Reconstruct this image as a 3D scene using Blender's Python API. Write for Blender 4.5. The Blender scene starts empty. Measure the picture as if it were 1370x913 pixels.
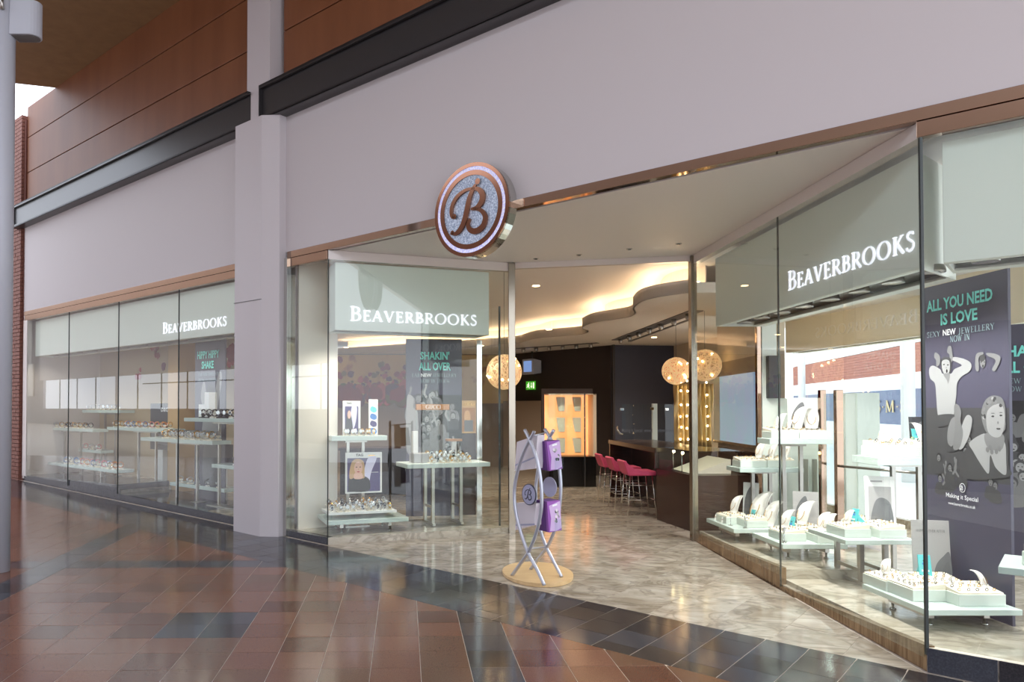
import bpy, bmesh, math, random
from math import sin, cos, pi, radians, atan, tan, sqrt
from mathutils import Vector, Matrix
random.seed(7)
S = bpy.context.scene
COL = S.collection

# ------------------------------------------------------------------ camera (shifted lens, 1370x913 frame)
FPX, CX, HOR, EYE = 980.0, 575.0, 546.0, 1.6
TH = atan(FPX / 51700.0)
CY = HOR - FPX * tan(TH)
cam_d = bpy.data.cameras.new('camera'); cam = bpy.data.objects.new('camera', cam_d); COL.objects.link(cam)
cam.location = (0, 0, EYE); cam.rotation_euler = (pi / 2 + TH, 0, 0)
cam_d.sensor_fit = 'HORIZONTAL'; cam_d.sensor_width = 36; cam_d.lens = FPX / 1370 * 36
cam_d.shift_x = (685 - CX) / 1370; cam_d.shift_y = (CY - 456.5) / 1370
cam_d.clip_start = .05; cam_d.clip_end = 300
S.camera = cam

# ------------------------------------------------------------------ sky and exposure
W = bpy.data.worlds.new('sky'); S.world = W; W.use_nodes = True
nt = W.node_tree; nt.nodes.clear()
out = nt.nodes.new('ShaderNodeOutputWorld'); bg = nt.nodes.new('ShaderNodeBackground')
tc = nt.nodes.new('ShaderNodeTexCoord'); sx = nt.nodes.new('ShaderNodeSeparateXYZ'); cr = nt.nodes.new('ShaderNodeValToRGB')
nt.links.new(tc.outputs['Generated'], sx.inputs[0]); nt.links.new(sx.outputs['Z'], cr.inputs[0])
cr.color_ramp.elements[0].position = 0.0; cr.color_ramp.elements[0].color = (.86, .90, .98, 1)
cr.color_ramp.elements[1].position = .6; cr.color_ramp.elements[1].color = (.80, .87, 1.0, 1)
nt.links.new(cr.outputs[0], bg.inputs[0]); bg.inputs[1].default_value = 3.1
nt.links.new(bg.outputs[0], out.inputs[0])
vs = S.view_settings
vs.view_transform = 'Standard'; vs.look = 'None'; vs.gamma = 1.0; vs.use_curve_mapping = False; vs.exposure = 0.0
cy_ = S.cycles
cy_.use_denoising = True; cy_.max_bounces = 10; cy_.diffuse_bounces = 4; cy_.glossy_bounces = 5
cy_.transparent_max_bounces = 24; cy_.transmission_bounces = 6; cy_.sample_clamp_indirect = 6.0
cy_.caustics_reflective = False; cy_.caustics_refractive = False

# ------------------------------------------------------------------ turning points of the photo into points of the place
def ray(px, py):
    x = (px - CX) / FPX; u = (CY - py) / FPX; c, s = cos(TH), sin(TH)
    return Vector((x, c - s * u, s + c * u))
O = Vector((0, 0, EYE))
def P(px, py, z):                      # point at height z
    d = ray(px, py); return O + d * ((z - EYE) / d.z)
def PY(px, py, Y):                     # point at depth Y
    d = ray(px, py); return O + d * (Y / d.y)
def PL(px, py, p0, n):                 # point on a plane
    d = ray(px, py); return O + d * ((Vector(p0) - O).dot(n) / d.dot(n))
Z = Vector((0, 0, 1))
FC = Vector((-1.177, 8.48, 0)); FR = Vector((3.141, 4.659, 0))
FU = (FR - FC).normalized(); FN = Vector((FU.y, -FU.x, 0))      # along the facade / out of it to the mall
U_R = (FR - FC).length
D0 = Vector((1.035, 9.248, 0)); D1 = Vector((3.166, 8.782, 0))
def F(u, w, z): return FC + FU * u - FN * w + Z * z             # w = depth behind the facade
def fu(px, py, w=0):                   # u and z on the facade plane at depth w
    q = PL(px, py, F(0, w, 0), FN); return (q - FC).dot(FU), q.z
def zf(x, y): return -.0038 * x + .0180 * y - .137              # mall floor falls gently to the right

# ------------------------------------------------------------------ materials
def lin(c):
    r = []
    for v in c[:3]:
        v /= 255.0; r.append(v / 12.92 if v <= .04045 else ((v + .055) / 1.055) ** 2.4)
    return (*r, 1)
MATS = {}
def mat(name, col, rough=.5, metal=0.0, spec=.5, emit=None, es=0.0, noise=None, bump=0.0, coat=0.0):
    """noise=(scale, second colour, low, high, stretch)"""
    if name in MATS: return MATS[name]
    m = bpy.data.materials.new(name); m.use_nodes = True; t = m.node_tree; b = t.nodes['Principled BSDF']
    b.inputs['Base Color'].default_value = lin(col); b.inputs['Roughness'].default_value = rough
    b.inputs['Metallic'].default_value = metal; b.inputs['Specular IOR Level'].default_value = spec
    b.inputs['Coat Weight'].default_value = coat
    if emit: b.inputs['Emission Color'].default_value = lin(emit); b.inputs['Emission Strength'].default_value = es
    if noise or bump:
        tc = t.nodes.new('ShaderNodeTexCoord'); mp = t.nodes.new('ShaderNodeMapping'); nz = t.nodes.new('ShaderNodeTexNoise')
        t.links.new(tc.outputs['Object'], mp.inputs[0]); t.links.new(mp.outputs[0], nz.inputs[0])
        nz.inputs['Scale'].default_value = noise[0] if noise else 200; nz.inputs['Detail'].default_value = 6
        if noise:
            if len(noise) > 4: mp.inputs['Scale'].default_value = noise[4]
            r = t.nodes.new('ShaderNodeValToRGB'); r.color_ramp.elements[0].position = noise[2]; r.color_ramp.elements[1].position = noise[3]
            r.color_ramp.elements[0].color = lin(col); r.color_ramp.elements[1].color = lin(noise[1])
            t.links.new(nz.outputs['Fac'], r.inputs[0]); t.links.new(r.outputs[0], b.inputs['Base Color'])
        if bump:
            bp = t.nodes.new('ShaderNodeBump'); bp.inputs['Strength'].default_value = bump; bp.inputs['Distance'].default_value = .01
            t.links.new(nz.outputs['Fac'], bp.inputs['Height']); t.links.new(bp.outputs[0], b.inputs['Normal'])
    MATS[name] = m; return m
def glass_mat(name, tint, ior=1.7, rough=0.0):
    m = bpy.data.materials.new(name); m.use_nodes = True; t = m.node_tree; t.nodes.clear()
    o = t.nodes.new('ShaderNodeOutputMaterial'); mx = t.nodes.new('ShaderNodeMixShader'); fr = t.nodes.new('ShaderNodeFresnel')
    tr = t.nodes.new('ShaderNodeBsdfTransparent'); gl = t.nodes.new('ShaderNodeBsdfGlossy')
    fr.inputs['IOR'].default_value = ior; tr.inputs[0].default_value = lin(tint); gl.inputs['Roughness'].default_value = rough
    gl.inputs[0].default_value = (1, 1, 1, 1)
    ge = t.nodes.new('ShaderNodeNewGeometry'); ml = t.nodes.new('ShaderNodeMath'); ml.operation = 'MULTIPLY'; iv = t.nodes.new('ShaderNodeMath'); iv.operation = 'SUBTRACT'
    iv.inputs[0].default_value = 1.0; t.links.new(ge.outputs['Backfacing'], iv.inputs[1])      # only the outer face reflects
    t.links.new(fr.outputs[0], ml.inputs[0]); t.links.new(iv.outputs[0], ml.inputs[1])
    t.links.new(ml.outputs[0], mx.inputs[0]); t.links.new(tr.outputs[0], mx.inputs[1]); t.links.new(gl.outputs[0], mx.inputs[2])
    t.links.new(mx.outputs[0], o.inputs[0]); MATS[name] = m; return m
def marble(name, base, vein, pale, rough):
    m = bpy.data.materials.new(name); m.use_nodes = True; t = m.node_tree; b = t.nodes['Principled BSDF']
    tc = t.nodes.new('ShaderNodeTexCoord'); ge = t.nodes.new('ShaderNodeNewGeometry'); mp = t.nodes.new('ShaderNodeMapping')
    oi = t.nodes.new('ShaderNodeObjectInfo'); ad = t.nodes.new('ShaderNodeVectorMath'); sc = t.nodes.new('ShaderNodeVectorMath'); sc.operation = 'SCALE'
    cb = t.nodes.new('ShaderNodeCombineXYZ'); 
    for i in range(3): t.links.new(oi.outputs['Random'], cb.inputs[i])
    t.links.new(cb.outputs[0], sc.inputs[0]); sc.inputs['Scale'].default_value = 30
    t.links.new(ge.outputs['Position'], ad.inputs[0]); t.links.new(sc.outputs[0], ad.inputs[1])
    t.links.new(ad.outputs[0], mp.inputs[0]); mp.inputs['Rotation'].default_value = (0, 0, .6); mp.inputs['Scale'].default_value = (.9, 1.7, 1.5)
    n1 = t.nodes.new('ShaderNodeTexNoise'); n1.inputs['Scale'].default_value = 1.6; n1.inputs['Detail'].default_value = 10; n1.inputs['Roughness'].default_value = .62; n1.inputs['Distortion'].default_value = 1.6
    n2 = t.nodes.new('ShaderNodeTexNoise'); n2.inputs['Scale'].default_value = 1.5; n2.inputs['Detail'].default_value = 8; n2.inputs['Distortion'].default_value = 2.5
    for n in (n1, n2): t.links.new(mp.outputs[0], n.inputs[0])
    r1 = t.nodes.new('ShaderNodeValToRGB'); r1.color_ramp.elements[0].position = .35; r1.color_ramp.elements[0].color = lin(base); r1.color_ramp.elements[1].position = .66; r1.color_ramp.elements[1].color = lin(pale)
    r2 = t.nodes.new('ShaderNodeValToRGB'); e = r2.color_ramp.elements; e[0].position = .45; e[0].color = (0, 0, 0, 1); e[1].position = .58; e[1].color = (0, 0, 0, 1)
    k = e.new(.515); k.color = (.38, .38, .38, 1)
    mx = t.nodes.new('ShaderNodeMix'); mx.data_type = 'RGBA'; mx.inputs['B'].default_value = lin(vein)
    t.links.new(n1.outputs['Fac'], r1.inputs[0]); t.links.new(n2.outputs['Fac'], r2.inputs[0])
    t.links.new(r2.outputs[0], mx.inputs['Factor']); t.links.new(r1.outputs[0], mx.inputs['A']); t.links.new(mx.outputs['Result'], b.inputs['Base Color'])
    b.inputs['Roughness'].default_value = rough; MATS[name] = m; return m
mat('facade_white', (204, 197, 199), .55)
mat('column_paint', (203, 196, 199), .5)
mat('orange_panel', (132, 80, 48), .5, noise=(3, (120, 70, 40), .35, .7, (1, 1, .2)))
mat('brown_soffit', (150, 118, 80), .7, noise=(5, (138, 107, 72), .3, .7))
mat('black_steel', (50, 48, 50), .3, spec=.6)
mat('bronze_mirror', (176, 150, 132), .06, metal=1)
mat('soffit_white', (232, 226, 222), .5)
mat('interior_white', (236, 228, 218), .55)
mat('header_pink', (226, 216, 212), .25)
mat('chrome', (205, 203, 198), .1, metal=1)
mat('brushed_steel', (178, 174, 168), .28, metal=1)
mat('satin_silver', (190, 192, 205), .35, metal=.7)
mat('dark_seal', (42, 48, 46), .4)
mat('bronze_plinth', (168, 142, 112), .22, metal=.6, noise=(7, (128, 100, 72), .35, .65, (6, 6, .4)))
mat('granite_dark', (58, 58, 66), .12, noise=(60, (74, 74, 82), .4, .7), spec=.6)
TERRA = [mat('terracotta_%s' % n, c, .14, noise=(170, d, .42, .66), spec=.5) for n, c, d in (
    ('warm', (132, 90, 70), (104, 68, 52)), ('mid', (126, 85, 68), (98, 65, 51)), ('rosy', (134, 92, 75), (106, 71, 57)),
    ('deep', (106, 69, 54), (84, 53, 42)), ('olive', (116, 84, 66), (92, 65, 50)))]
DARK = [mat('slate_%s' % n, c, .12, noise=(90, d, .4, .7), spec=.6) for n, c, d in (
    ('blue', (60, 62, 70), (72, 74, 82)), ('black', (44, 42, 46), (56, 54, 58)), ('warm', (58, 52, 52), (70, 64, 62)))]
mat('grout', (206, 194, 182), .7)
mat('wood_floor_edge', (120, 90, 60), .4)
marble('marble_floor', (152, 140, 125), (84, 72, 62), (196, 187, 175), .1)
marble('marble_plinth', (170, 160, 142), (96, 84, 66), (206, 198, 184), .12)
glass_mat('shop_glass', (250, 253, 251)); glass_mat('clear_acrylic', (244, 250, 250), 1.45)
mat('pelmet', (236, 240, 233), .45)
mat('pelmet_cream', (236, 226, 204), .5)
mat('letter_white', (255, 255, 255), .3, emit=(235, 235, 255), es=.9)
mat('letter_frost', (214, 216, 214), .4)
mat('window_back', (196, 176, 148), .6)
mat('tan_pillar', (196, 160, 110), .45)
mat('taupe', (150, 132, 116), .6)
mat('dark_wall', (56, 46, 44), .55)
mat('blue_wall', (66, 68, 84), .45)
mat('beige_wall', (222, 204, 180), .6)
mat('dark_wood', (56, 34, 30), .22, noise=(4, (44, 26, 22), .35, .7, (1, 1, 8)))
mat('black_gloss', (24, 22, 22), .2)
mat('pink_fabric', (206, 74, 112), .6)
mat('shelf_white', (222, 232, 226), .3)
mat('shelf_mint', (208, 222, 217), .2)
mat('tray_mint', (222, 229, 221), .4)
mat('cream_pad', (246, 236, 216), .6)
mat('bust_white', (250, 246, 240), .55)
mat('gold', (226, 176, 90), .22, metal=1)
mat('silver', (225, 225, 228), .15, metal=1)
mat('dark_strap', (44, 38, 40), .45)
mat('card_white', (244, 242, 240), .4)
mat('card_dark', (44, 42, 48), .35)
mat('card_grey', (180, 176, 176), .4)
mat('card_blue', (70, 130, 200), .35); mat('card_cyan', (96, 200, 205), .35)
mat('poster_navy', (72, 70, 88), .35)
mat('poster_teal', (130, 235, 228), .4)
mat('poster_pale', (150, 176, 182), .4); mat('poster_white', (238, 240, 244), .4)
GREY = [mat('print_grey_%s' % n, (v, v, v + 3), .4) for n, v in (('black', 34), ('dark', 66), ('mid', 112), ('light', 118), ('pale', 150))]
mat('skin_print', (232, 186, 168), .4); mat('hair_print', (206, 164, 120), .4)
mat('brochure_purple', (150, 84, 176), .35); mat('brochure_lilac', (206, 176, 220), .35); mat('brochure_white', (226, 218, 226), .4)
mat('brochure_deep', (96, 46, 128), .4)
mat('maple', (214, 184, 140), .35, noise=(3, (200, 166, 120), .35, .7, (1, 8, 1)))
mat('emblem_lilac', (168, 168, 196), .35); mat('ink_navy', (44, 44, 66), .4)
mat('glitter_blue', (150, 165, 190), .35, metal=.5, noise=(70, (215, 225, 240), .42, .62), bump=.6)
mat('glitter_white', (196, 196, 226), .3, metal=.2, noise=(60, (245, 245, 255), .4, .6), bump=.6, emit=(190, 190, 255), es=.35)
mat('fill_lamp_warm', (255, 230, 200), .4, emit=(255, 214, 160), es=14)
mat('lamp_cool', (255, 250, 245), .4, emit=(255, 246, 235), es=9)
mat('cove_led', (255, 214, 160), .4, emit=(255, 226, 186), es=18)
mat('exit_green', (60, 150, 40), .4, emit=(70, 170, 40), es=.8); mat('exit_white', (250, 250, 230), .4, emit=(250, 250, 220), es=1.3)
mat('screen_blue', (110, 140, 190), .2, emit=(120, 150, 205), es=.9)
mat('cabinet_glow', (255, 180, 120), .5, emit=(255, 172, 104), es=1.0, noise=(2.2, (255, 216, 180), .3, .7))
mat('globe_wire', (236, 206, 170), .3, metal=.35, emit=(255, 208, 150), es=.45)
mat('gold_drape', (206, 180, 128), .34, metal=.6)
mat('brick', (146, 96, 82), .7, noise=(30, (124, 78, 66), .35, .7)); mat('brick_dark', (104, 56, 44), .6); mat('brick_mortar', (136, 104, 90), .8)
mat('pole_paint', (186, 188, 198), .4)
mat('track_grey', (96, 92, 92), .4)
mat('lightbox', (170, 190, 215), .4, emit=(170, 195, 230), es=.5, noise=(1.6, (150, 205, 205), .4, .6))
mat('far_red', (176, 104, 84), .6, noise=(3, (160, 92, 74), .4, .6, (1, 1, 12))); mat('far_white', (240, 240, 240), .6); mat('far_blue', (60, 78, 120), .35)
mat('far_floor', (225, 225, 222), .4); mat('opp_wall', (150, 140, 140), .6); mat('opp_upper', (208, 198, 194), .6); mat('opp_frame', (90, 90, 96), .5)
mat('mural_gold', (214, 182, 120), .55, noise=(1.5, (150, 60, 66), .56, .66))
mat('bulb', (255, 240, 210), .4, emit=(255, 220, 160), es=25)
PALE_PINK = mat('watch_pink', (220, 120, 130), .4); mat('watch_orange', (226, 140, 60), .4); mat('watch_blue', (90, 130, 190), .4)

# ------------------------------------------------------------------ mesh builder
class MB:
    def __init__(s, M=None): s.v = []; s.f = []; s.m = []; s.sm = []; s.M = M or Matrix()
    def add(s, vs, fs, m, smooth=False):
        b = len(s.v); s.v += [s.M @ Vector(p) for p in vs]
        s.f += [tuple(i + b for i in f) for f in fs]; s.m += [m] * len(fs); s.sm += [smooth] * len(fs); return s
    def hexa(s, q, m):                 # 8 corners: bottom loop, top loop
        return s.add(q, [(3, 2, 1, 0), (4, 5, 6, 7), (0, 1, 5, 4), (1, 2, 6, 5), (2, 3, 7, 6), (3, 0, 4, 7)], m)
    def box(s, a, b, m):
        x0, y0, z0 = a; x1, y1, z1 = b
        return s.hexa([(x0, y0, z0), (x1, y0, z0), (x1, y1, z0), (x0, y1, z0), (x0, y0, z1), (x1, y0, z1), (x1, y1, z1), (x0, y1, z1)], m)
    def cbox(s, c, d, m): return s.box([c[i] - d[i] / 2 for i in range(3)], [c[i] + d[i] / 2 for i in range(3)], m)
    def prism(s, poly, z0, z1, m, top=None):   # poly of (x,y)
        n = len(poly); lo = [(p[0], p[1], z0 if not callable(z0) else z0(*p[:2])) for p in poly]
        hi = [(p[0], p[1], z1 if not callable(z1) else z1(*p[:2])) for p in poly]
        s.add(lo + hi, [tuple(range(n - 1, -1, -1))] + [(i, (i + 1) % n, (i + 1) % n + n, i + n) for i in range(n)], m)
        return s.add(hi, [tuple(range(n))], top or m)
    def wallseg(s, a, b, z0, z1, th, m):       # vertical slab from a to b, thickness th to the left of a->b
        a = Vector((a[0], a[1], 0)); b = Vector((b[0], b[1], 0)); d = (b - a).normalized(); n = Vector((-d.y, d.x, 0)) * th
        z = z0 if isinstance(z0, tuple) else (z0, z0); w = z1 if isinstance(z1, tuple) else (z1, z1)
        return s.hexa([a + Z * z[0], b + Z * z[1], b + n + Z * z[1], a + n + Z * z[0], a + Z * w[0], b + Z * w[1], b + n + Z * w[1], a + n + Z * w[0]], m)
    def tube(s, pts, r, m, n=8, caps=True):
        pts = [Vector(p) for p in pts]; rings = []; up = None
        for i, p in enumerate(pts):
            d = (pts[min(i + 1, len(pts) - 1)] - pts[max(i - 1, 0)]).normalized()
            if up is None: up = Vector((0, 0, 1)) if abs(d.z) < .9 else Vector((1, 0, 0))
            a = d.cross(up).normalized(); b = a.cross(d).normalized(); up = b
            rr = r[i] if isinstance(r, (list, tuple)) else r
            rings += [p + a * (cos(2 * pi * k / n) * rr) + b * (sin(2 * pi * k / n) * rr) for k in range(n)]
        L = len(pts)
        fs = [(i * n + k, i * n + (k + 1) % n, (i + 1) * n + (k + 1) % n, (i + 1) * n + k) for i in range(L - 1) for k in range(n)]
        if caps: fs += [tuple(range(n - 1, -1, -1)), tuple((L - 1) * n + k for k in range(n))]
        return s.add(rings, fs, m, True)
    def lathe(s, prof, c, m, n=20, smooth=True):   # prof: (r, z)
        c = Vector(c); L = len(prof)
        vs = [c + Vector((cos(2 * pi * k / n) * r, sin(2 * pi * k / n) * r, z)) for r, z in prof for k in range(n)]
        fs = [(i * n + k, i * n + (k + 1) % n, (i + 1) * n + (k + 1) % n, (i + 1) * n + k) for i in range(L - 1) for k in range(n)]
        fs += [tuple(range(n - 1, -1, -1)), tuple((L - 1) * n + k for k in range(n))]
        return s.add(vs, fs, m, smooth)
    def ball(s, c, r, m, nu=12, nv=8):
        return s.lathe([(max(r * sin(pi * i / nv), 1e-4), -r * cos(pi * i / nv)) for i in range(nv + 1)], c, m, nu)
    def torus(s, c, R, r, m, axis='z', nu=14, nv=6, sc=(1, 1)):
        vs = []
        for i in range(nu):
            for j in range(nv):
                a = 2 * pi * i / nu; b = 2 * pi * j / nv; x = (R + r * cos(b)) * cos(a) * sc[0]; y = (R + r * cos(b)) * sin(a) * sc[1]; z = r * sin(b)
                vs.append(Vector(c) + (Vector((x, y, z)) if axis == 'z' else Vector((x, z, y)) if axis == 'y' else Vector((z, x, y))))
        return s.add(vs, [(i * nv + j, ((i + 1) % nu) * nv + j, ((i + 1) % nu) * nv + (j + 1) % nv, i * nv + (j + 1) % nv) for i in range(nu) for j in range(nv)], m, True)
    def flat(s, poly3, m, nrm=None, th=0.0):   # flat polygon of 3D points, optional thickness along nrm
        n = len(poly3)
        if not th: return s.add(poly3, [tuple(range(n))], m)
        hi = [Vector(p) + nrm * th for p in poly3]
        return s.add(list(poly3) + hi, [tuple(range(n)), tuple(range(2 * n - 1, n - 1, -1))] + [(i, (i + 1) % n, (i + 1) % n + n, i + n) for i in range(n)], m)
WM = {}
def wm(o): return WM.get(o.name, Matrix())
def build(name, mb, parent=None, bevel=0.0, local=False):
    me = bpy.data.meshes.new(name); vs = mb.v
    if parent is not None and not local:
        inv = wm(parent).inverted(); vs = [inv @ p for p in vs]
    org = None
    if parent is None and not local and vs:
        xs = [p.x for p in vs]; ys = [p.y for p in vs]; zs = [p.z for p in vs]
        org = Vector(((min(xs) + max(xs)) / 2, (min(ys) + max(ys)) / 2, min(zs))); vs = [p - org for p in vs]
    me.from_pydata([tuple(p) for p in vs], [], mb.f)
    names = []
    for x in mb.m:
        if x not in names: names.append(x)
    for x in names: me.materials.append(MATS[x])
    me.polygons.foreach_set('material_index', [names.index(x) for x in mb.m])
    me.polygons.foreach_set('use_smooth', mb.sm); me.update()
    o = bpy.data.objects.new(name, me); COL.objects.link(o)
    if parent is not None: o.parent = parent; WM[o.name] = wm(parent).copy()
    elif org is not None: o.location = org; WM[o.name] = Matrix.Translation(org)
    if bevel:
        b = o.modifiers.new('bevel', 'BEVEL'); b.width = bevel; b.segments = 2; b.limit_method = 'ANGLE'
    return o
def tag(o, label=None, cat=None, group=None, kind=None):
    for k, v in (('label', label), ('category', cat), ('group', group), ('kind', kind)):
        if v: o[k] = v
    return o
def thing(name, label, cat, loc=(0, 0, 0), rz=0.0, group=None):
    o = bpy.data.objects.new(name, None); COL.objects.link(o); o.empty_display_size = .1
    o.location = loc; o.rotation_euler = (0, 0, rz); WM[o.name] = Matrix.Translation(Vector(loc)) @ Matrix.Rotation(rz, 4, 'Z')
    return tag(o, label, cat, group)
def struct(name, mb, parent=None, bevel=0.0):
    o = build(name, mb, parent, bevel)
    if parent is None: o['kind'] = 'structure'
    return o
KIDS = {}
def copy_tree(src, loc, rz=0.0, label=None, group=None, sc=None):
    r = src.copy(); COL.objects.link(r); r.location = loc; r.rotation_euler = (0, 0, rz)
    if sc: r.scale = (sc, sc, sc)
    if label: r['label'] = label
    if group: r['group'] = group
    for ch in src.children:
        c = ch.copy(); COL.objects.link(c); c.parent = r
        for g in ch.children:
            d = g.copy(); COL.objects.link(d); d.parent = c
    return r

# ================================================================== LARGE STRUCTURE
ZG, ZT, ZS = .10, 3.33, 3.44           # glass bottom, glass top, soffit
# ---- mall floor: terracotta tile grid, dark bands, granite border
def clip(poly, p, n):                  # keep the side where (q-p).n >= 0
    r = []
    for i in range(len(poly)):
        a, b = poly[i], poly[(i + 1) % len(poly)]
        da = (a[0] - p[0]) * n[0] + (a[1] - p[1]) * n[1]; db = (b[0] - p[0]) * n[0] + (b[1] - p[1]) * n[1]
        if da >= 0: r.append(a)
        if da * db < 0:
            k = da / (da - db); r.append((a[0] + (b[0] - a[0]) * k, a[1] + (b[1] - a[1]) * k))
    return r
def area(p): return abs(sum(p[i][0] * p[(i + 1) % len(p)][1] - p[(i + 1) % len(p)][0] * p[i][1] for i in range(len(p)))) / 2
def project(v):
    x, y, z = v[0], v[1], v[2] - EYE; c, s = cos(TH), sin(TH); D = c * y + s * z
    return (CX + FPX * x / D, CY - FPX * (-s * y + c * z) / D) if D > .05 else None
def seen(poly):
    q = [project((x, y, zf(x, y))) for x, y in poly]
    if any(k is None for k in q): return 0
    q = [(min(max(x, 0), 1370), min(max(y, 0), 913)) for x, y in q]; return area(q)
base = MB(); base.prism([tuple(F(-16, 3, 0).xy), tuple(F(16, .3, 0).xy), tuple(F(16, -15, 0).xy), tuple(F(-80, -15, 0).xy), tuple(F(-80, 3, 0).xy)],
                        lambda x, y: zf(x, y) - .1, lambda x, y: zf(x, y) - .0015, 'grout')
floor = struct('floor', base)
def tiles(parent, polys, limit, gap=.0042):
    """polys: (polygon, material); nearest ones become tiles of their own, the rest one joined piece"""
    polys = [p for p in polys if len(p[0]) > 2 and area(p[0]) > 3e-4]
    sc = sorted(polys, key=lambda p: -seen(p[0])); cache = {}
    def shrink(poly):
        cx = sum(p[0] for p in poly) / len(poly); cy = sum(p[1] for p in poly) / len(poly); r = sqrt(area(poly)); k = 1 - gap / r
        return [(cx + (p[0] - cx) * k, cy + (p[1] - cy) * k) for p in poly], (cx, cy)
    for poly, m in sc[:limit]:
        if seen(poly) < 4: continue
        q, (cx, cy) = shrink(poly)
        key = (m.name, tuple(round(v, 3) for p in q for v in (p[0] - cx, p[1] - cy)))
        if key not in cache:
            b = MB(); b.prism([(p[0] - cx, p[1] - cy) for p in q], lambda x, y: zf(x, y) - zf(0, 0) - .008, lambda x, y: zf(x, y) - zf(0, 0), m.name)
            o = build('tile', b, parent, local=True); cache[key] = o.data
        else:
            o = bpy.data.objects.new('tile', cache[key]); COL.objects.link(o); o.parent = parent
        o.matrix_parent_inverse = wm(parent).inverted()
        o.location = (cx, cy, zf(cx, cy) + random.uniform(-.0004, .0004))
    b = MB()
    for poly, m in [p for p in sc[limit:]] + [p for p in sc[:limit] if seen(p[0]) < 4]:
        q, _ = shrink(poly); b.prism(q, lambda x, y: zf(x, y) - .008, zf, m.name)
    if b.v: o = build('far_tiles', b, parent); o['kind'] = 'stuff'
ta = radians(2.0); ts = Vector((cos(ta), sin(ta))); tt = Vector((-sin(ta), cos(ta)))
CW, RW, S0, T0 = .3155, .305, .105, 5.60
fn2 = (FN.x, FN.y); c2 = FC.xy
pol = []
for i in range(-46, 30):
    for j in range(-22, 40):
        s0, t0 = S0 + i * CW, T0 + j * RW
        q = [tuple(ts * a + tt * b) for a, b in ((s0, t0), (s0 + CW, t0), (s0 + CW, t0 + RW), (s0, t0 + RW))]
        q = clip(q, tuple(c2 + FN.xy * 1.0), fn2)
        q = clip(q, (c2 + FN.xy * 14.5), (-fn2[0], -fn2[1]))
        q = clip(q, tuple(F(-19, 0, 0).xy), tuple(FU.xy)); q = clip(q, tuple(F(14, 0, 0).xy), tuple(-FU.xy)) if len(q) > 2 else q
        if len(q) < 3: continue
        rnd = random.Random(i * 977 + j * 31)
        dark = i in (1, -12, 14, -25) or j in (6, -7) or (i in (-5, -6) and j in (0, -1)) or (i in (7, 8) and j in (0, -1))
        if dark: m = DARK[0] if rnd.random() < .6 else DARK[1]
        else: m = TERRA[rnd.choices(range(5), (30, 34, 14, 12, 10))[0]]
        pol.append((q, m))
tiles(floor, pol, 295)
bd = MB(); bd.prism([tuple(F(-12, .0, 0).xy), tuple(F(9, 0, 0).xy), tuple(F(9, -1.0, 0).xy), tuple(F(-12, -1.0, 0).xy)], lambda x, y: zf(x, y) - .05, lambda x, y: zf(x, y) - .0015, 'grout')
border = struct('trim_1', bd)
pol = []
for k in range(-52, 20):
    u0 = 3.95 + .287 * k; off = .41 if k % 2 else .22
    cuts = [.045] + [c for c in (off - .31, off, off + .31, off + .62) if .06 < c < .98] + [1.0]
    for a, b in zip(cuts, cuts[1:]):
        q = [tuple(F(u, -w, 0).xy) for u, w in ((u0, a), (u0 + .287, a), (u0 + .287, b), (u0, b))]
        pol.append((q, random.choice(DARK)))
tiles(border, pol, 280)
# ---- marble of the recessed entrance and of the shop floor
en = [tuple(F(0, -.045, 0).xy), tuple(F(U_R, -.045, 0).xy), tuple(D1.xy), tuple(D0.xy)]
eb = MB(); eb.prism(en, lambda x, y: zf(x, y) - .06, lambda x, y: zf(x, y) - .0015, 'grout'); entry = struct('floor', eb)
pol = []
for i in range(-3, 14):
    for j in range(-2, 7):
        q = [tuple(F(3.46 + .46 * (i - 6) + a * .46, -.045 + (j + b) * .92 + (.46 if i % 2 else 0), 0).xy) for a, b in ((0, 0), (1, 0), (1, 1), (0, 1))]
        q = q[::-1]
        for p, r in zip(en, en[1:] + en[:1]):
            d = (r[0] - p[0], r[1] - p[1]); q = clip(q, p, (-d[1], d[0])) if len(q) > 2 else q
        if len(q) > 2: pol.append((q, MATS['marble_floor']))
tiles(entry, pol, 200, gap=.0025)
shop = [tuple(D0.xy), tuple(D1.xy), (3.2, 8.7), tuple(FR.xy), tuple(F(7.5, .0, 0).xy), (9.0, 2.2), (6.9, 6.0), (6.05, 12.6), (6.2, 23), (-6, 23), (-6, 18), tuple(F(-3, 1.6, 0).xy), tuple(F(-.9, 1.6, 0).xy), (-.9, 8.9)]
sb = MB(); sb.prism(shop, -.03, .012, 'marble_floor'); struct('floor', sb)
# ---- shop ceiling and entrance soffit, one plane
roof = [tuple(F(-9.6, .1, 0).xy), tuple(F(8.5, .1, 0).xy), (9.5, 5), (6.5, 12), (7, 24), (-8, 24), (-9.5, 18)]
cb = MB(); cb.prism(roof, ZS, ZS + .2, 'soffit_white'); struct('ceiling', cb)
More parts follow.
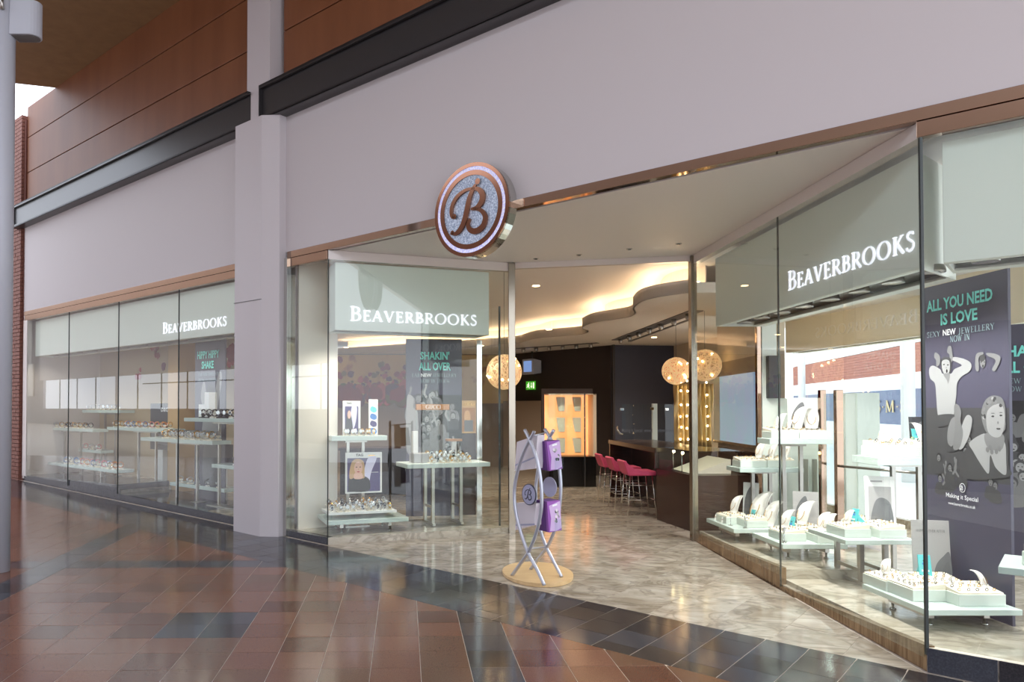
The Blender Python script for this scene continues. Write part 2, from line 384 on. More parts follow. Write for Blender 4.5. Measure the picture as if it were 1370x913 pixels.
# ---- white upper wall, bands, beams, panels
def fbox(mb, u0, u1, w0, w1, z0, z1, m):
    q = [F(u0, w0, z0), F(u1, w0, z0), F(u1, w1, z0), F(u0, w1, z0)]; return mb.hexa(q + [p + Z * (z1 - z0) for p in q], m)
UL, UE = -9.28, 8.6
b = MB(); fbox(b, UL, -1.45, 0, .3, 3.52, 5.3, 'facade_white'); fbox(b, -.85, UE, 0, .3, 3.52, 5.3, 'facade_white'); struct('wall_front', b)
b = MB(); fbox(b, UL, UE, .25, .4, 5.2, 7.655, 'orange_panel')
wp = struct('wall_upper', b)
for u0, u1 in ((UL, -1.4), (-.9, UE)):
    for z0, z1 in ((5.62, 6.315), (6.33, 7.025), (7.04, 7.66)):
        b = MB(); fbox(b, u0, u1, .03, .25, z0, z1 - .0, 'orange_panel'); build('panel', b, wp, .006)
for i, (u0, u1) in enumerate(((-9.5, -1.384), (-1.144, UE))):
    b = MB(); fbox(b, u0, u1, -.125, .12, 5.232, 5.618, 'black_steel'); bm_ = struct('trim_%d' % (i + 2), b)
    b = MB(); fbox(b, u0, u1, -.17, .1, 5.62, 5.645, 'black_steel'); fbox(b, u0, u1, -.17, -.14, 5.60, 5.645, 'black_steel'); build('top_flange', b, bm_)
    b = MB(); fbox(b, u0, u1, -.17, .1, 5.205, 5.23, 'black_steel'); fbox(b, u0, u1, -.17, -.155, 5.205, 5.25, 'black_steel'); build('bottom_flange', b, bm_)
    e = u1 if i == 0 else u0
    if i: b = MB(); fbox(b, e, e + .015, -.17, .1, 5.205, 5.645, 'black_steel'); build('end_plate', b, bm_)
    else: b = MB(); fbox(b, u0, u0 + .015, -.17, .1, 5.205, 5.645, 'black_steel'); build('end_plate', b, bm_)
for i, (u0, u1, z0, z1) in enumerate(((UL + .05, -1.5, 3.44, 3.52), (-.76, UE, 3.44, 3.52), (UL + .05, -1.5, 3.335, 3.437), (-.76, -.02, 3.335, 3.437), (U_R - .02, UE, 3.335, 3.437))):
    b = MB(); fbox(b, u0, u1, -.012 if z1 > 3.5 else -.004, .06, z0, z1, 'bronze_mirror'); struct('trim_%d' % (i + 4), b, bevel=.002)
# ---- column
b = MB()
cp = [F(-1.545, .3, 0), F(-1.545, -.24, 0), F(-.98, -.24, 0), F(-.80, -.1, 0), F(-.80, .3, 0)]
b.prism([(p.x, p.y) for p in cp], -.02, 5.205, 'column_paint'); col = struct('trim_9', b, bevel=.006)
b = MB(); fbox(b, -1.47, -.99, -.12, .3, 5.2, 9.5, 'column_paint'); build('upper_shaft', b, col, .006)
b = MB(); fbox(b, -1.55, -.97, -.248, -.235, 2.93, 2.936, 'track_grey'); build('joint', b, col)
b = MB(); fbox(b, -.80, -.74, -.03, .1, .03, 3.44, 'chrome'); build('edge_jamb', b, col)
# ---- brown soffit over the mall, unseen rest of the mall roof with a strip left open for more skylight, opposite side
A_ = Vector((-7.1, 13.75, 0)); 
sl = [A_ - FN * .3, A_, A_ + Vector((-.96, -.28, 0)) * 9, F(-13, -6.2, 0), F(14, -6.2, 0), F(14, .25, 0)]
b = MB(); b.prism([(p.x, p.y) for p in sl], 7.66, 7.9, 'brown_soffit'); struct('ceiling', b)
b = MB(); q = [F(-80, -10.5, 0), F(-80, -14.6, 0), F(14, -14.6, 0), F(14, -10.5, 0)]; b.prism([(p.x, p.y) for p in q], 7.6, 7.9, 'soffit_white'); struct('ceiling', b)
b = MB(); fbox(b, -46, 14, -14.4, -14, -.5, 1.55, 'opp_wall'); fbox(b, -46, 14, -14.4, -14, 3.45, 7.7, 'opp_upper'); fbox(b, -1, 8, -14.35, -14.02, 1.5, 5.2, 'opp_wall'); fbox(b, -80, -46, -14.4, -14.02, -.5, 7.7, 'opp_wall'); ow = struct('wall_opposite', b)
b = MB(); fbox(b, -80, -79.6, -14, 0, -.5, 7.7, 'opp_wall'); struct('wall_far_left', b)
mat('shop_lilac', (150, 152, 205), .5); mat('shop_cream', (226, 218, 206), .5)
for k in range(7):
    b = MB(); u = -79 + k * 4.7; fbox(b, u, u + 3.9, -14.0, -13.9, 2.4, 4.6, 'shop_lilac' if k % 2 else 'shop_cream'); build('fascia_panel', b, ow)
    b = MB(); fbox(b, u, u + .4, -14.0, -13.8, -.4, 7.6, 'column_paint'); build('pilaster', b, ow)
for k in range(18):
    u = -45.5 + k * 2.6; b = MB(); wd = .3 if k % 4 == 0 else .05
    fbox(b, u, u + wd, -14.1, -14.05, 1.55, 3.45, 'column_paint' if k % 4 == 0 else 'opp_frame'); build('mullion', b, ow)
for z in (2.9,):
    b = MB(); fbox(b, -32, 14, -14.2, -14.12, z, z + .05, 'opp_frame'); build('rail', b, ow)
# ---- brick pier at the far left
b = MB(); 
pr = [fu(13, 640)[0], fu(28, 640)[0], fu(35, 640)[0]]
fbox(b, pr[0] - .3, UL, .06, .8, -.2, 7.4, 'brick_mortar'); fbox(b, -24, pr[0] - .28, .0, .8, -.2, 7.4, 'brick'); pier = struct('wall_left', b)  # unseen stretch past the pier, added against sky glare on the floor
nb = 0
bm2 = MB()
fbox(bm2, pr[1] - .0, UL + .02, .0, .1, -.1, 7.4, 'brick_dark'); build('reveal', bm2, pier)
bricks = {}
fill = MB()
for r in range(96):
    z = .12 + r * .077
    for c in range(5):
        u = pr[0] - .22 + c * .22 + (.11 if r % 2 else 0)
        if u < pr[0] - .3: continue
        ln = round(min(.21, pr[1] - .004 - u), 3)
        if ln < .04: continue
        if nb < 300:
            if ln not in bricks:
                bb = MB(); fbox(bb, 0, ln, -.05, .06, 0, .067, 'brick'); bb.v = [p - FC for p in bb.v]
                o = build('brick', bb, pier, local=True); bricks[ln] = o.data
            else: o = bpy.data.objects.new('brick', bricks[ln]); COL.objects.link(o); o.parent = pier
            o.matrix_parent_inverse = wm(pier).inverted(); o.location = F(u, random.uniform(-.003, .003), z); nb += 1
        else: fbox(fill, u, u + ln, -.05, .06, z, z + .067, 'brick')
if fill.v: build('upper_bricks', fill, pier)['kind'] = 'stuff'

# ---- glazing
def pane(parent, a, b_, z0, z1, name='glass', off=.0, mname='shop_glass'):
    m = MB(); d = (Vector(b_) - Vector(a)); d.z = 0; d.normalize(); a2 = Vector(a) + d * .003; b2 = Vector(b_) - d * .003
    m.wallseg(a2, b2, z0, z1, .012, mname); return build(name, m, parent)
def seam(parent, p, z0, z1, r=.007, m='dark_seal', name='seal'):
    k = MB(); k.box((p[0] - r, p[1] - r, z0), (p[0] + r, p[1] + r, z1), m); return build(name, k, parent)
# left window
us = [-9.07, -7.12, -5.20, -3.32, -1.545]
wl = MB(); fbox(wl, UL + .02, us[0], -.01, .08, .25, 3.34, 'header_pink'); w1 = struct('window_1', wl)
for i in range(4):
    pane(w1, F(us[i], 0, 0), F(us[i + 1], 0, 0), (.262, .35)[1] * 0 + (.26 + .045 * i if i < 2 else .205 - .03 * (i - 2)), ZT)
    if i: seam(w1, F(us[i], 0, 0), .2, ZT)
b = MB(); q = [F(UL, .012, -.1), F(us[2], .012, -.1), F(us[2], .9, -.1), F(UL, .9, -.1)]
b.hexa(q + [F(UL, .012, .255), F(us[2], .012, .35), F(us[2], .9, .35), F(UL, .9, .255)], 'granite_dark')
q = [F(us[2], .012, -.1), F(-1.5, .012, -.1), F(-1.5, .9, -.1), F(us[2], .9, -.1)]
b.hexa(q + [F(us[2], .012, .205), F(-1.5, .012, .14), F(-1.5, .9, .14), F(us[2], .9, .205)], 'granite_dark'); struct('baseboard_left', b)
# bay: facade pane and splayed pane
GL = (D0 - FC).normalized(); GNI = Vector((-GL.y, GL.x, 0))     # inward normal of splayed pane
b = MB(); b.wallseg(FC + GL * .0, D0, ZT, ZS - .003, .08, 'header_pink'); w2 = struct('window_2', b)
pane(w2, F(-.74, 0, 0), F(-.012, 0, 0), ZG, ZT); pane(w2, FC + GL * .012, D0 - GL * .05, ZG, ZT); seam(w2, FC + GNI * .004, ZG - .1, ZT, .006)
b = MB(); b.prism([tuple(F(-.80, .0, 0).xy), tuple(FC.xy), tuple(F(-.02, .1, 0).xy), tuple(F(-.8, .1, 0).xy)], -.06, ZG, 'granite_dark'); struct('baseboard_bay', b)
b = MB(); b.prism([tuple(FC.xy), tuple(D0.xy), tuple((D0 + GNI * .08).xy), tuple((FC + GNI * .08).xy)], -.06, ZG, 'marble_plinth'); struct('baseboard_entrance', b)
bayfloor = [F(-.8, .1, 0), FC + GNI * .08, D0 + GNI * .08, D0 + GNI * 1.5, FC + GNI * 1.5 - GL * .9]
b = MB(); b.prism([tuple(p.xy) for p in bayfloor], -.02, ZG, 'marble_plinth'); struct('floor', b)
# door posts
def post(name_i, p, dx, dy, z0, z1, m):
    b = MB(); b.box((p[0] - dx, p[1] - dy, z0), (p[0] + dx, p[1] + dy, z1), m); return struct('trim_%d' % name_i, b, bevel=.004)
mat('jamb_steel', (158, 150, 136), .22, metal=1)
post(10, D0, .042, .04, -.03, ZS - .01, 'jamb_steel'); post(11, D1 + Vector((.0, .02, 0)), .035, .05, -.05, ZS - .01, 'jamb_steel')
b = MB(); b.wallseg(D0, D1, ZT + .035, ZS - .002, .07, 'header_pink'); struct('trim_12', b)
# right splayed window and right front window
b = MB(); b.wallseg(FR + Vector((.0, .02, 0)), D1, ZT + .005, ZS - .003, -.08, 'header_pink'); w3 = struct('window_3', b)
SM = PL(1043, 600, D1, Vector((-1, .006, 0))); SM.z = 0
pane(w3, SM, D1 - Vector((0, .04, 0)), .1, ZT); pane(w3, FR + Vector((0, .01, 0)), SM, .02, ZT)
seam(w3, SM, .0, ZT, .006); seam(w3, FR, .04, ZT, .009)
UW = F(8.4, 0, 0)
b = MB(); fbox(b, 7.9, 8.0, -.01, .06, -.1, 3.34, 'chrome'); w4 = struct('window_4', b); pane(w4, FR + FU * .012, UW, .085, ZT)
b = MB(); b.wallseg(SM, D1, -.08, (.165, .11), -.05, 'bronze_plinth'); b.wallseg(FR, SM, -.1, (.095, .0), -.05, 'bronze_plinth'); struct('baseboard_right', b)
bf = MB(); fbox(bf, U_R, 8.4, 0, .05, -.15, .085, 'grout'); bs = struct('baseboard_front', bf)
for k in range(8):
    b = MB(); fbox(b, U_R + .003 + k * .36, U_R + .355 + k * .36, -.012, .0, -.12, .085, DARK[k % 2].name); build('slab', b, bs, .002)
# display floors of the right window: upper step beside the door, lower part in front
b = MB(); b.prism([(3.21, SM.y + .05), (4.25, SM.y + .05), (4.25, 8.8), (3.21, 8.75)], -.02, .135, 'marble_plinth')
b.prism([tuple((FR + FU * .05 + Vector((.06, .0, 0))).xy), tuple(F(8.4, .05, 0).xy), (7.6, 5.2), (6.35, 6.9), (3.21, SM.y + .05)], -.02, .05, 'marble_plinth'); struct('floor', b)
# small recessed spots in the soffit
for i, (px, py) in enumerate(((717, 346), (655, 352), (842, 333), (908, 326), (775, 341), (790, 352))):
    p = P(px, py, ZS); b = MB(); b.lathe([(.035, -.006), (.035, 0)], p, 'chrome', 14); o = build('recessed_spot', b)
    k = MB(); k.lathe([(.02, -.012), (.02, -.006)], p, 'black_gloss', 12); build('lens', k, o)
    tag(o, ('tiny recessed soffit spot right of the round emblem, above the left door post', 'tiny recessed soffit spot just under the round emblem', 'tiny recessed soffit spot in the middle of the entrance soffit', 'tiny recessed soffit spot nearest the right splayed window', 'tiny recessed soffit spot above the middle of the door head', 'tiny recessed soffit spot closest to the door head')[i], 'spotlight', 'recessed spots in the entrance soffit')

# ================================================================== SHOP INTERIOR (structure)
ZC = 3.05                              # dropped ceiling
def smooth_open(p, n=6):
    r = []
    for i in range(len(p) - 1):
        a, b, c, d = p[max(i - 1, 0)], p[i], p[i + 1], p[min(i + 2, len(p) - 1)]
        for k in range(n):
            t = k / n
            r.append(Vector([.5 * (2 * b[j] + (c[j] - a[j]) * t + (2 * a[j] - 5 * b[j] + 4 * c[j] - d[j]) * t * t + (3 * b[j] - a[j] - 3 * c[j] + d[j]) * t ** 3) for j in range(len(b))]))
    r.append(Vector(p[-1])); return r
wavy_px = [(452, 474.5), (543, 469), (620, 465), (688, 460), (702, 457), (716, 453.2), (745, 450.5), (772, 448.5), (784, 446), (786, 442.5), (779, 438.6), (794, 432), (822, 427.5), (842, 424), (849, 419), (847, 413), (857, 404), (879, 398), (905, 394), (925, 391.5)]
edge = smooth_open([tuple(P(x, y, ZC).xy) for x, y in wavy_px], 5)
poly = [tuple(p) for p in edge] + [(4.3, 9.2), (6.6, 9.4), (6.2, 23), (-7, 23), (-5.5, 20)]
b = MB(); b.prism(poly, ZC, ZC + .13, 'interior_white'); drop = struct('ceiling', b)
# wavy wall behind the light cove, parallel to the edge
nrm = []
for i, p in enumerate(edge):
    d = (edge[min(i + 2, len(edge) - 1)] - edge[max(i - 2, 0)]).normalized(); nrm.append(Vector((d.y, -d.x)))
inn = [p - n * .34 for p, n in zip(edge, nrm)]
s_ = 1
far = P(800, 470, ZC).xy
if (inn[40] - Vector((6, 20))).length > (edge[40] - Vector((6, 20))).length: s_ = -1
cw = [p - n * (.42 * s_) for p, n in zip(edge, nrm)]; led = [p - n * (.22 * s_) for p, n in zip(edge, nrm)]
def relax(l, k=3):
    for _ in range(k): l = [l[0]] + [(l[i - 1] + l[i] * 2 + l[i + 1]) / 4 for i in range(1, len(l) - 1)] + [l[-1]]
    return l
cw = relax(cw, 6); led = relax(led, 4)
b = MB()
for p, q in zip(cw, cw[1:]): b.wallseg(p, q, ZC + .12, ZS, -.03 * s_, 'interior_white')
build('cove_wall', b, drop)
b = MB(); b.tube([(p.x, p.y, ZC + .15) for p in led], .018, 'cove_led', 6)
o = build('cove_light_strip', b); tag(o, 'warm glowing light strip winding behind the scalloped ceiling edge', 'strip light')
# lip of the scalloped ceiling edge
b = MB()
for p, q in zip(edge, edge[1:]): b.wallseg(p, q, ZC + .0, ZC + .17, .02 * s_, 'interior_white')
build('fascia', b, drop)
# recessed track slots
def slot(name, a, c, w, label, lamps):
    a = Vector(a); c = Vector(c); d = (c - a).normalized(); n = Vector((-d.y, d.x, 0)) * w
    b = MB(); b.hexa([a - Z * .012, c - Z * .012, c + n - Z * .012, a + n - Z * .012, a + Z * 0, c, c + n, a + n], 'track_grey')
    o = build(name, b); tag(o, label, 'track light')
    for k in range(lamps):
        p = a.lerp(c, (k + .5) / lamps) + n * .5 - Z * .012
        b = MB(); b.lathe([(.035, -.09), (.045, -.06), (.045, 0)], p, 'brushed_steel', 10); h = build('lamp_head', b, o)
        b = MB(); b.lathe([(.03, -.094), (.03, -.088)], p, 'chrome', 10); build('lamp_disc', b, h)
slot('track_light', P(818, 455, ZC), P(921.5, 415.5, ZC), .22, 'wide grey lighting track recessed in the dropped ceiling, nearest the right door post', 7)
slot('track_light', P(840, 457, ZC), P(921.5, 427, ZC), .06, 'narrow dark lighting track behind the wide track in the dropped ceiling', 0)
slot('track_light', P(690, 466, ZC), P(798, 458.5, ZC), .12, 'dark lighting track above the dark back wall', 6)
# back walls
b = MB(); b.wallseg((2.2, 19.8), (4.19, 16.9), 0, ZC, .15, 'dark_wall'); b.wallseg((4.19, 16.9), (4.19, 16.75), 0, ZC, .05, 'dark_wall'); wd = struct('wall_back', b)
b = MB(); b.wallseg((2.05, 19.6), (3.05, 18.2), 0, 1.78, -.12, 'taupe'); build('lower_panel', b, wd)
b = MB(); b.wallseg((4.19, 16.85), (5.75, 17.1), 0, ZC, .12, 'blue_wall'); struct('wall_blue', b)
b = MB(); b.wallseg((5.7, 17.1), (6.05, 12.7), 0, ZC, .12, 'beige_wall'); struct('wall_right', b)
b = MB(); b.wallseg((-5.5, 19.6), (2.3, 19.9), 0, ZC, .12, 'taupe'); wm_ = struct('wall_mural', b)
# mural of burgundy blooms printed on a gold ground
mu = MB(); mu.wallseg((-5.4, 19.58), (2.2, 19.87), 1.72, ZC - .02, -.02, 'mural_gold'); mural = build('mural', mu); tag(mural, 'gold wall mural with burgundy blooms behind the left entrance window', 'mural')
mat('bloom_wine', (150, 46, 66), .55); mat('bloom_plum', (112, 60, 96), .55); mat('bloom_rose', (190, 84, 92), .55); mat('bloom_olive', (120, 100, 52), .55)
def bloom(b, c, r, ax, ay, m, rng):
    n = 10
    pts = [c + ax * (cos(2 * pi * k / n) * r * rng.uniform(.6, 1.1)) + ay * (sin(2 * pi * k / n) * r * rng.uniform(.6, 1.1)) for k in range(n)]
    b.flat(pts, m)
rng = random.Random(5); b = MB(); mx_ = Vector((7.6, .29, 0)).normalized(); my_ = Vector((mx_.y, -mx_.x, 0))
for k in range(330):
    x = rng.uniform(-4.4, .8); z = min(2.9, 1.78 + abs(rng.gauss(0, .42)))
    bloom(b, Vector((x, 19.58 + (x + 5.4) * .0382, z)) + my_ * (.026 + k * .0001), rng.uniform(.03, .14) * (1.9 if z < 2.15 else .8), mx_, Z, rng.choice(('bloom_wine', 'bloom_wine', 'bloom_plum', 'bloom_rose', 'bloom_olive')), rng)
build('printed_blooms', b, mural)
b = MB(); b.wallseg(tuple(F(-1.85, 1.62, 0).xy), (-5.5, 19.6), 0, ZS, .1, 'taupe'); struct('wall_side', b)
# left window back wall with a few printed blooms, end wall, pillar
b = MB(); fbox(b, -9.28, -1.78, 1.5, 1.6, 0, ZS, 'window_back'); wb = struct('wall_window_back', b)
b = MB(); fbox(b, UL, -9.2, .0, 1.6, .2, ZS, 'header_pink'); struct('wall_end', b)
b = MB(); fbox(b, -9.2, -.8, .05, 1.55, -.02, .16, 'marble_plinth'); q = MB(); fbox(b, -9.2, -5.2, .05, 1.55, .16, .26, 'marble_plinth'); struct('floor', b)
b = MB(); rng = random.Random(9)
for px, py, r, m in ((208, 470, .16, 'bloom_wine'), (206, 462, .12, 'bloom_rose'), (307, 472, .17, 'bloom_wine'), (309, 484, .12, 'bloom_rose'), (318, 468, .05, 'bloom_wine'), (220, 488, .1, 'bloom_plum'), (235, 517, .07, 'bloom_wine'), (185, 500, .1, 'bloom_rose'), (325, 500, .13, 'bloom_rose')):
    for k in range(4):
        u, z = fu(px + rng.uniform(-4, 4), py + rng.uniform(-6, 6), 1.49); bloom(b, F(u, 1.492 - k * .002, z), r * rng.uniform(.4, 1), FU, Z, m, rng)
build('printed_blooms', b, wb)['kind'] = 'stuff'
a, _ = fu(224.5, 500, .95); c, _ = fu(238.5, 500, .95)
b = MB(); fbox(b, a, c, .95, 1.3, .16, ZS, 'tan_pillar'); struct('trim_13', b, bevel=.01)
# white partition inside the bay
pb = Vector(P(451, 700, .1)); b = MB(); b.wallseg(tuple(F(-.72, .14, 0).xy), (PY(451.5, 600, 9.35).x, 9.35), ZG, ZS, .05, 'interior_white'); struct('wall_bay', b)

# ---- far side: second window of the corner shop and the mall beyond it
b = MB(); b.prism([(6.5, 5.0), (40, -4), (60, 60), (7, 60), (6.25, 23), (6.1, 12.6)], -.2, -.02, 'far_floor'); struct('floor', b)
p0, p1 = Vector((19.6, 39.5, 0)), Vector((13.2, 10.5, 0))
b = MB(); b.wallseg(p0, p1, -.1, 1.0, .4, 'far_white'); b.wallseg(p0, p1, 1.0, 2.25, .4, 'far_blue'); b.wallseg(p0, p1, 2.25, 2.78, .6, 'far_white'); b.wallseg(p0, p1, 2.78, 2.8, .5, 'far_white'); fw = struct('wall_far', b)
dd = (p1 - p0).normalized()
for k in range(9):
    b = MB(); b.wallseg(p0, p1, 2.80 + k * .11, 2.80 + k * .11 + .104, .45 - .0 * k, 'far_red'); build('plank', b, fw)
b = MB(); b.wallseg(p0, p1, 3.8, 6.0, .5, 'far_white'); build('upper_wall', b, fw)
for px, w, Y in ((1073, 9, 30), (1215, 17, 16), (1140, 8, 33)):
    x0 = PY(px, 546, Y).x; b = MB(); b.lathe([(w * Y / FPX / 2, -.05), (w * Y / FPX / 2, 6)], (x0, Y, 0), 'far_white', 20)
    o = build('white_column', b); tag(o, {1073: 'slim white round column beyond the shop, left one behind the necklace display', 1215: 'thick white round column beyond the shop window, nearest to the dark poster', 1140: 'thin white column far behind the white display pillar'}[px], 'column')
fn_ = Vector((dd.y, -dd.x, 0)); fn_ = fn_ if fn_.dot(O - p0) > 0 else -fn_
mat('far_gold', (214, 190, 140), .4)
a_, c_ = PL(1172, 552, p0 + fn_ * .02, fn_), PL(1212, 552, p0 + fn_ * .02, fn_); h_ = (PL(1190, 536, p0, fn_) - PL(1190, 552, p0, fn_)).z
def far_letters(): mb = MB(); serif_text('S.M.S', Vector((a_.x, a_.y, a_.z)), (c_ - a_).normalized() * 1, Z, fn_, h_, (c_ - a_).length, 'far_gold', .02, joined=mb); build('fascia_lettering', mb, fw)
# far window frame: rails and bright back pelmet
q0, q1 = Vector((6.07, 12.4, 0)), Vector((6.72, 6.4, 0))
b = MB(); b.wallseg(q0, q1, -.1, .12, -.1, 'marble_plinth'); w5 = struct('window_5', b)
pane(w5, q1 - Vector((0, 0, 0)), q0, .12, 3.3)
b = MB(); b.wallseg(q0 + Vector((.02, 0, 0)), q1, 3.2, ZS, -.1, 'far_white'); build('head_rail', b, w5)

# ================================================================== LETTERING
def arc(cx, cy, rx, ry, a0, a1, n=14): return [(cx + rx * cos(radians(a0 + (a1 - a0) * i / n)), cy + ry * sin(radians(a0 + (a1 - a0) * i / n))) for i in range(n + 1)]
TK, TN = .12, .045
def wv(pts, thick=TK, thin=TN):        # thick where the stroke runs vertically
    r = []
    for i, p in enumerate(pts):
        a = pts[max(i - 1, 0)]; c = pts[min(i + 1, len(pts) - 1)]; d = abs(c[1] - a[1]) / (sqrt((c[0] - a[0]) ** 2 + (c[1] - a[1]) ** 2) + 1e-6)
        r.append(thin + (thick - thin) * d ** 1.5)
    return r
def serif(x, y, w=.26): return ([(x - w / 2, y), (x + w / 2, y)], .035)
def stem(x): return [([(x, 0), (x, 1)], TK), serif(x, .017), serif(x, .983)]
def bowl(pts): return (pts, wv(pts))
GLYPH = {
    'B': (.66, stem(.16) + [bowl([(.16, .975)] + arc(.3, .755, .22, .22, 90, -90) + [(.16, .535)]), bowl([(.16, .535)] + arc(.32, .28, .26, .255, 90, -90) + [(.16, .025)])]),
    'E': (.62, stem(.16) + [([(.16, .98), (.54, .98)], .045), ([(.54, .99), (.55, .82)], .03), ([(.16, .52), (.46, .52)], .045), ([(.46, .6), (.46, .44)], .03), ([(.16, .022), (.57, .022)], .045), ([(.57, .01), (.59, .2)], .03)]),
    'A': (.82, [([(.4, 1), (.08, .02)], .05), ([(.4, 1), (.7, .02)], .125), ([(.2, .35), (.6, .35)], .04), serif(.08, .017, .22), serif(.7, .017, .26)]),
    'V': (.8, [([(.1, .98), (.4, 0)], .125), ([(.4, 0), (.7, .98)], .05), serif(.1, .983, .26), serif(.7, .983, .22)]),
    'R': (.74, stem(.16) + [bowl([(.16, .975)] + arc(.32, .74, .24, .235, 90, -90) + [(.16, .505)]), ([(.34, .5), (.7, .0)], .12)]),
    'O': (.94, [bowl(arc(.46, .5, .4, .5, 0, 360, 32))]),
    'K': (.74, stem(.16) + [([(.2, .46), (.6, .98)], .045), ([(.3, .58), (.7, .0)], .125), serif(.6, .983, .2)]),
    'S': (.56, [((lambda q: (q, wv([(p[1], p[0]) for p in q], TK, TN)))([(.46, .84), (.42, .95), (.28, .99), (.13, .92), (.1, .77), (.2, .62), (.36, .5), (.48, .37), (.47, .17), (.36, .04), (.22, .01), (.1, .07), (.06, .2)]))]),
    'G': (.86, [bowl(arc(.48, .5, .42, .5, 50, 320, 24)), ([(.78, .1), (.78, .42)], .1), serif(.78, .42, .24)]),
    'C': (.8, [bowl(arc(.48, .5, .42, .5, 48, 312, 24)), ([(.75, .8), (.75, .98)], .03)]),
    'U': (.84, [bowl([(.16, .98)] + arc(.42, .3, .26, .29, 180, 360) + [(.68, .98)]), serif(.16, .983, .24), serif(.68, .983, .2)]),
    'I': (.34, stem(.17)), ' ': (.4, []),
    'J': (.42, [([(.24, .98), (.24, .1), (.14, -.06), (.02, -.08)], TK), serif(.24, .983)]),
    'L': (.58, stem(.16) + [([(.16, .022), (.55, .022)], .045), ([(.55, .01), (.57, .2)], .03)]),
    'W': (1.06, [([(.06, .98), (.3, 0)], .11), ([(.3, 0), (.52, .98)], .045), ([(.5, .98), (.74, 0)], .11), ([(.74, 0), (.98, .98)], .045), serif(.06, .983, .2), serif(.98, .983, .2)]),
    'Y': (.74, [([(.06, .98), (.36, .48)], .11), ([(.66, .98), (.36, .48)], .045), ([(.36, .48), (.36, 0)], TK), serif(.36, .017), serif(.06, .983, .2), serif(.66, .983, .2)]),
    'N': (.84, [([(.14, 0), (.14, 1)], .05), ([(.14, 1), (.68, 0)], .12), ([(.68, 0), (.68, 1)], .05), serif(.14, .017, .2), serif(.68, .983, .2)]),
    'X': (.76, [([(.08, .98), (.66, 0)], .12), ([(.64, .98), (.08, 0)], .045), serif(.08, .983, .2), serif(.64, .983, .2), serif(.08, .017, .2), serif(.66, .017, .2)]),
    'T': (.66, stem(.33)[:2] + [([(.03, .975), (.63, .975)], .05), ([(.04, .98), (.03, .8)], .03), ([(.62, .98), (.63, .8)], .03)]),
    'F': (.58, stem(.16) + [([(.16, .98), (.54, .98)], .045), ([(.54, .99), (.55, .8)], .03), ([(.16, .52), (.46, .52)], .045)]),
    'D': (.8, stem(.16) + [bowl([(.16, .975)] + arc(.3, .5, .42, .475, 90, -90, 18) + [(.16, .025)])]),
    'P': (.64, stem(.16) + [bowl([(.16, .975)] + arc(.32, .73, .24, .245, 90, -90) + [(.16, .485)])]),
    'H': (.86, stem(.16) + stem(.7) + [([(.16, .5), (.7, .5)], .045)]),
    'M': (1.0, [([(.14, 0), (.16, 1)], .05), ([(.16, 1), (.48, .05)], .11), ([(.48, .05), (.8, 1)], .05), ([(.8, 1), (.82, 0)], .11), serif(.14, .017, .2), serif(.82, .017, .24)]),
    '.': (.3, [([(.12, .45), (.2, .45)], .1)]),
}
def ribbon(mb, pts, wid, fr, m, th):
    """stroke of varying width in a frame fr(x, y, d) -> point"""
    n = len(pts); L = []; R = []
    for i, p in enumerate(pts):
        a = pts[max(i - 1, 0)]; c = pts[min(i + 1, n - 1)]; dx, dy = c[0] - a[0], c[1] - a[1]; l = sqrt(dx * dx + dy * dy) + 1e-9
        w = (wid[i] if isinstance(wid, list) else wid) / 2; L.append((p[0] - dy / l * w, p[1] + dx / l * w)); R.append((p[0] + dy / l * w, p[1] - dx / l * w))
    lo = [fr(x, y, 0) for x, y in L + R]; hi = [fr(x, y, th) for x, y in L + R]; N = 2 * n; fs = []
    for i in range(n - 1):
        fs += [(N + i, N + n + i, N + n + i + 1, N + i + 1), (i, i + 1, N + i + 1, N + i), (n + i + 1, n + i, N + n + i, N + n + i + 1)]
    fs += [(0, N, N + n, n)[::-1], (n - 1, N + n - 1, N + 2 * n - 1, 2 * n - 1)]
    mb.add(lo + hi, fs, m)
def serif_text(text, org, ax, up, nrm, h, length, m, th=.008, parent=None, big_first=1.0, part='letter', joined=None, gap=.1):
    """text in capitals from org along ax; each letter a part of its own, or all in the mesh builder joined"""
    adv = sum(GLYPH[c][0] * (big_first if i == 0 else 1) + gap for i, c in enumerate(text)) - gap
    sx = length / (adv * h); x = 0
    for i, c in enumerate(text):
        w, st = GLYPH[c]; k = big_first if i == 0 else 1
        mb = joined if joined is not None else MB()
        for pts, wd in st:
            fr = lambda X, Y, d, x=x, k=k: org + ax * ((x + X * k) * h * sx) + up * (Y * k * h) + nrm * d
            ribbon(mb, pts, wd, fr, m, th)
        if joined is None and st: build(part, mb, parent)
        x += w * k + gap
def block_text(body, org, ax, up, nrm, h, length, m, parent=None, bold=.012, part='printed_text', th=.0, mirror=False):
    """sans text from the built-in face, fitted to a height and a length, as one printed mesh"""
    cu = bpy.data.curves.new('text', 'FONT'); cu.body = body; cu.offset = bold; cu.resolution_u = 2; cu.extrude = 0
    t = bpy.data.objects.new('text', cu); COL.objects.link(t); dg = bpy.context.evaluated_depsgraph_get(); me = t.evaluated_get(dg).to_mesh()
    vs = [v.co.copy() for v in me.vertices]; fs = [tuple(p.vertices) for p in me.polygons]; t.evaluated_get(dg).to_mesh_clear()
    bpy.data.objects.remove(t); bpy.data.curves.remove(cu)
    x0 = min(v.x for v in vs); x1 = max(v.x for v in vs); y0 = min(v.y for v in vs); y1 = max(v.y for v in vs)
    mb = MB(); mb.add([org + ax * (((v.x - x0) / (x1 - x0)) * length) + up * ((v.y - y0) / (y1 - y0) * h) + nrm * th for v in vs], fs, m)
    return build(part, mb, parent)
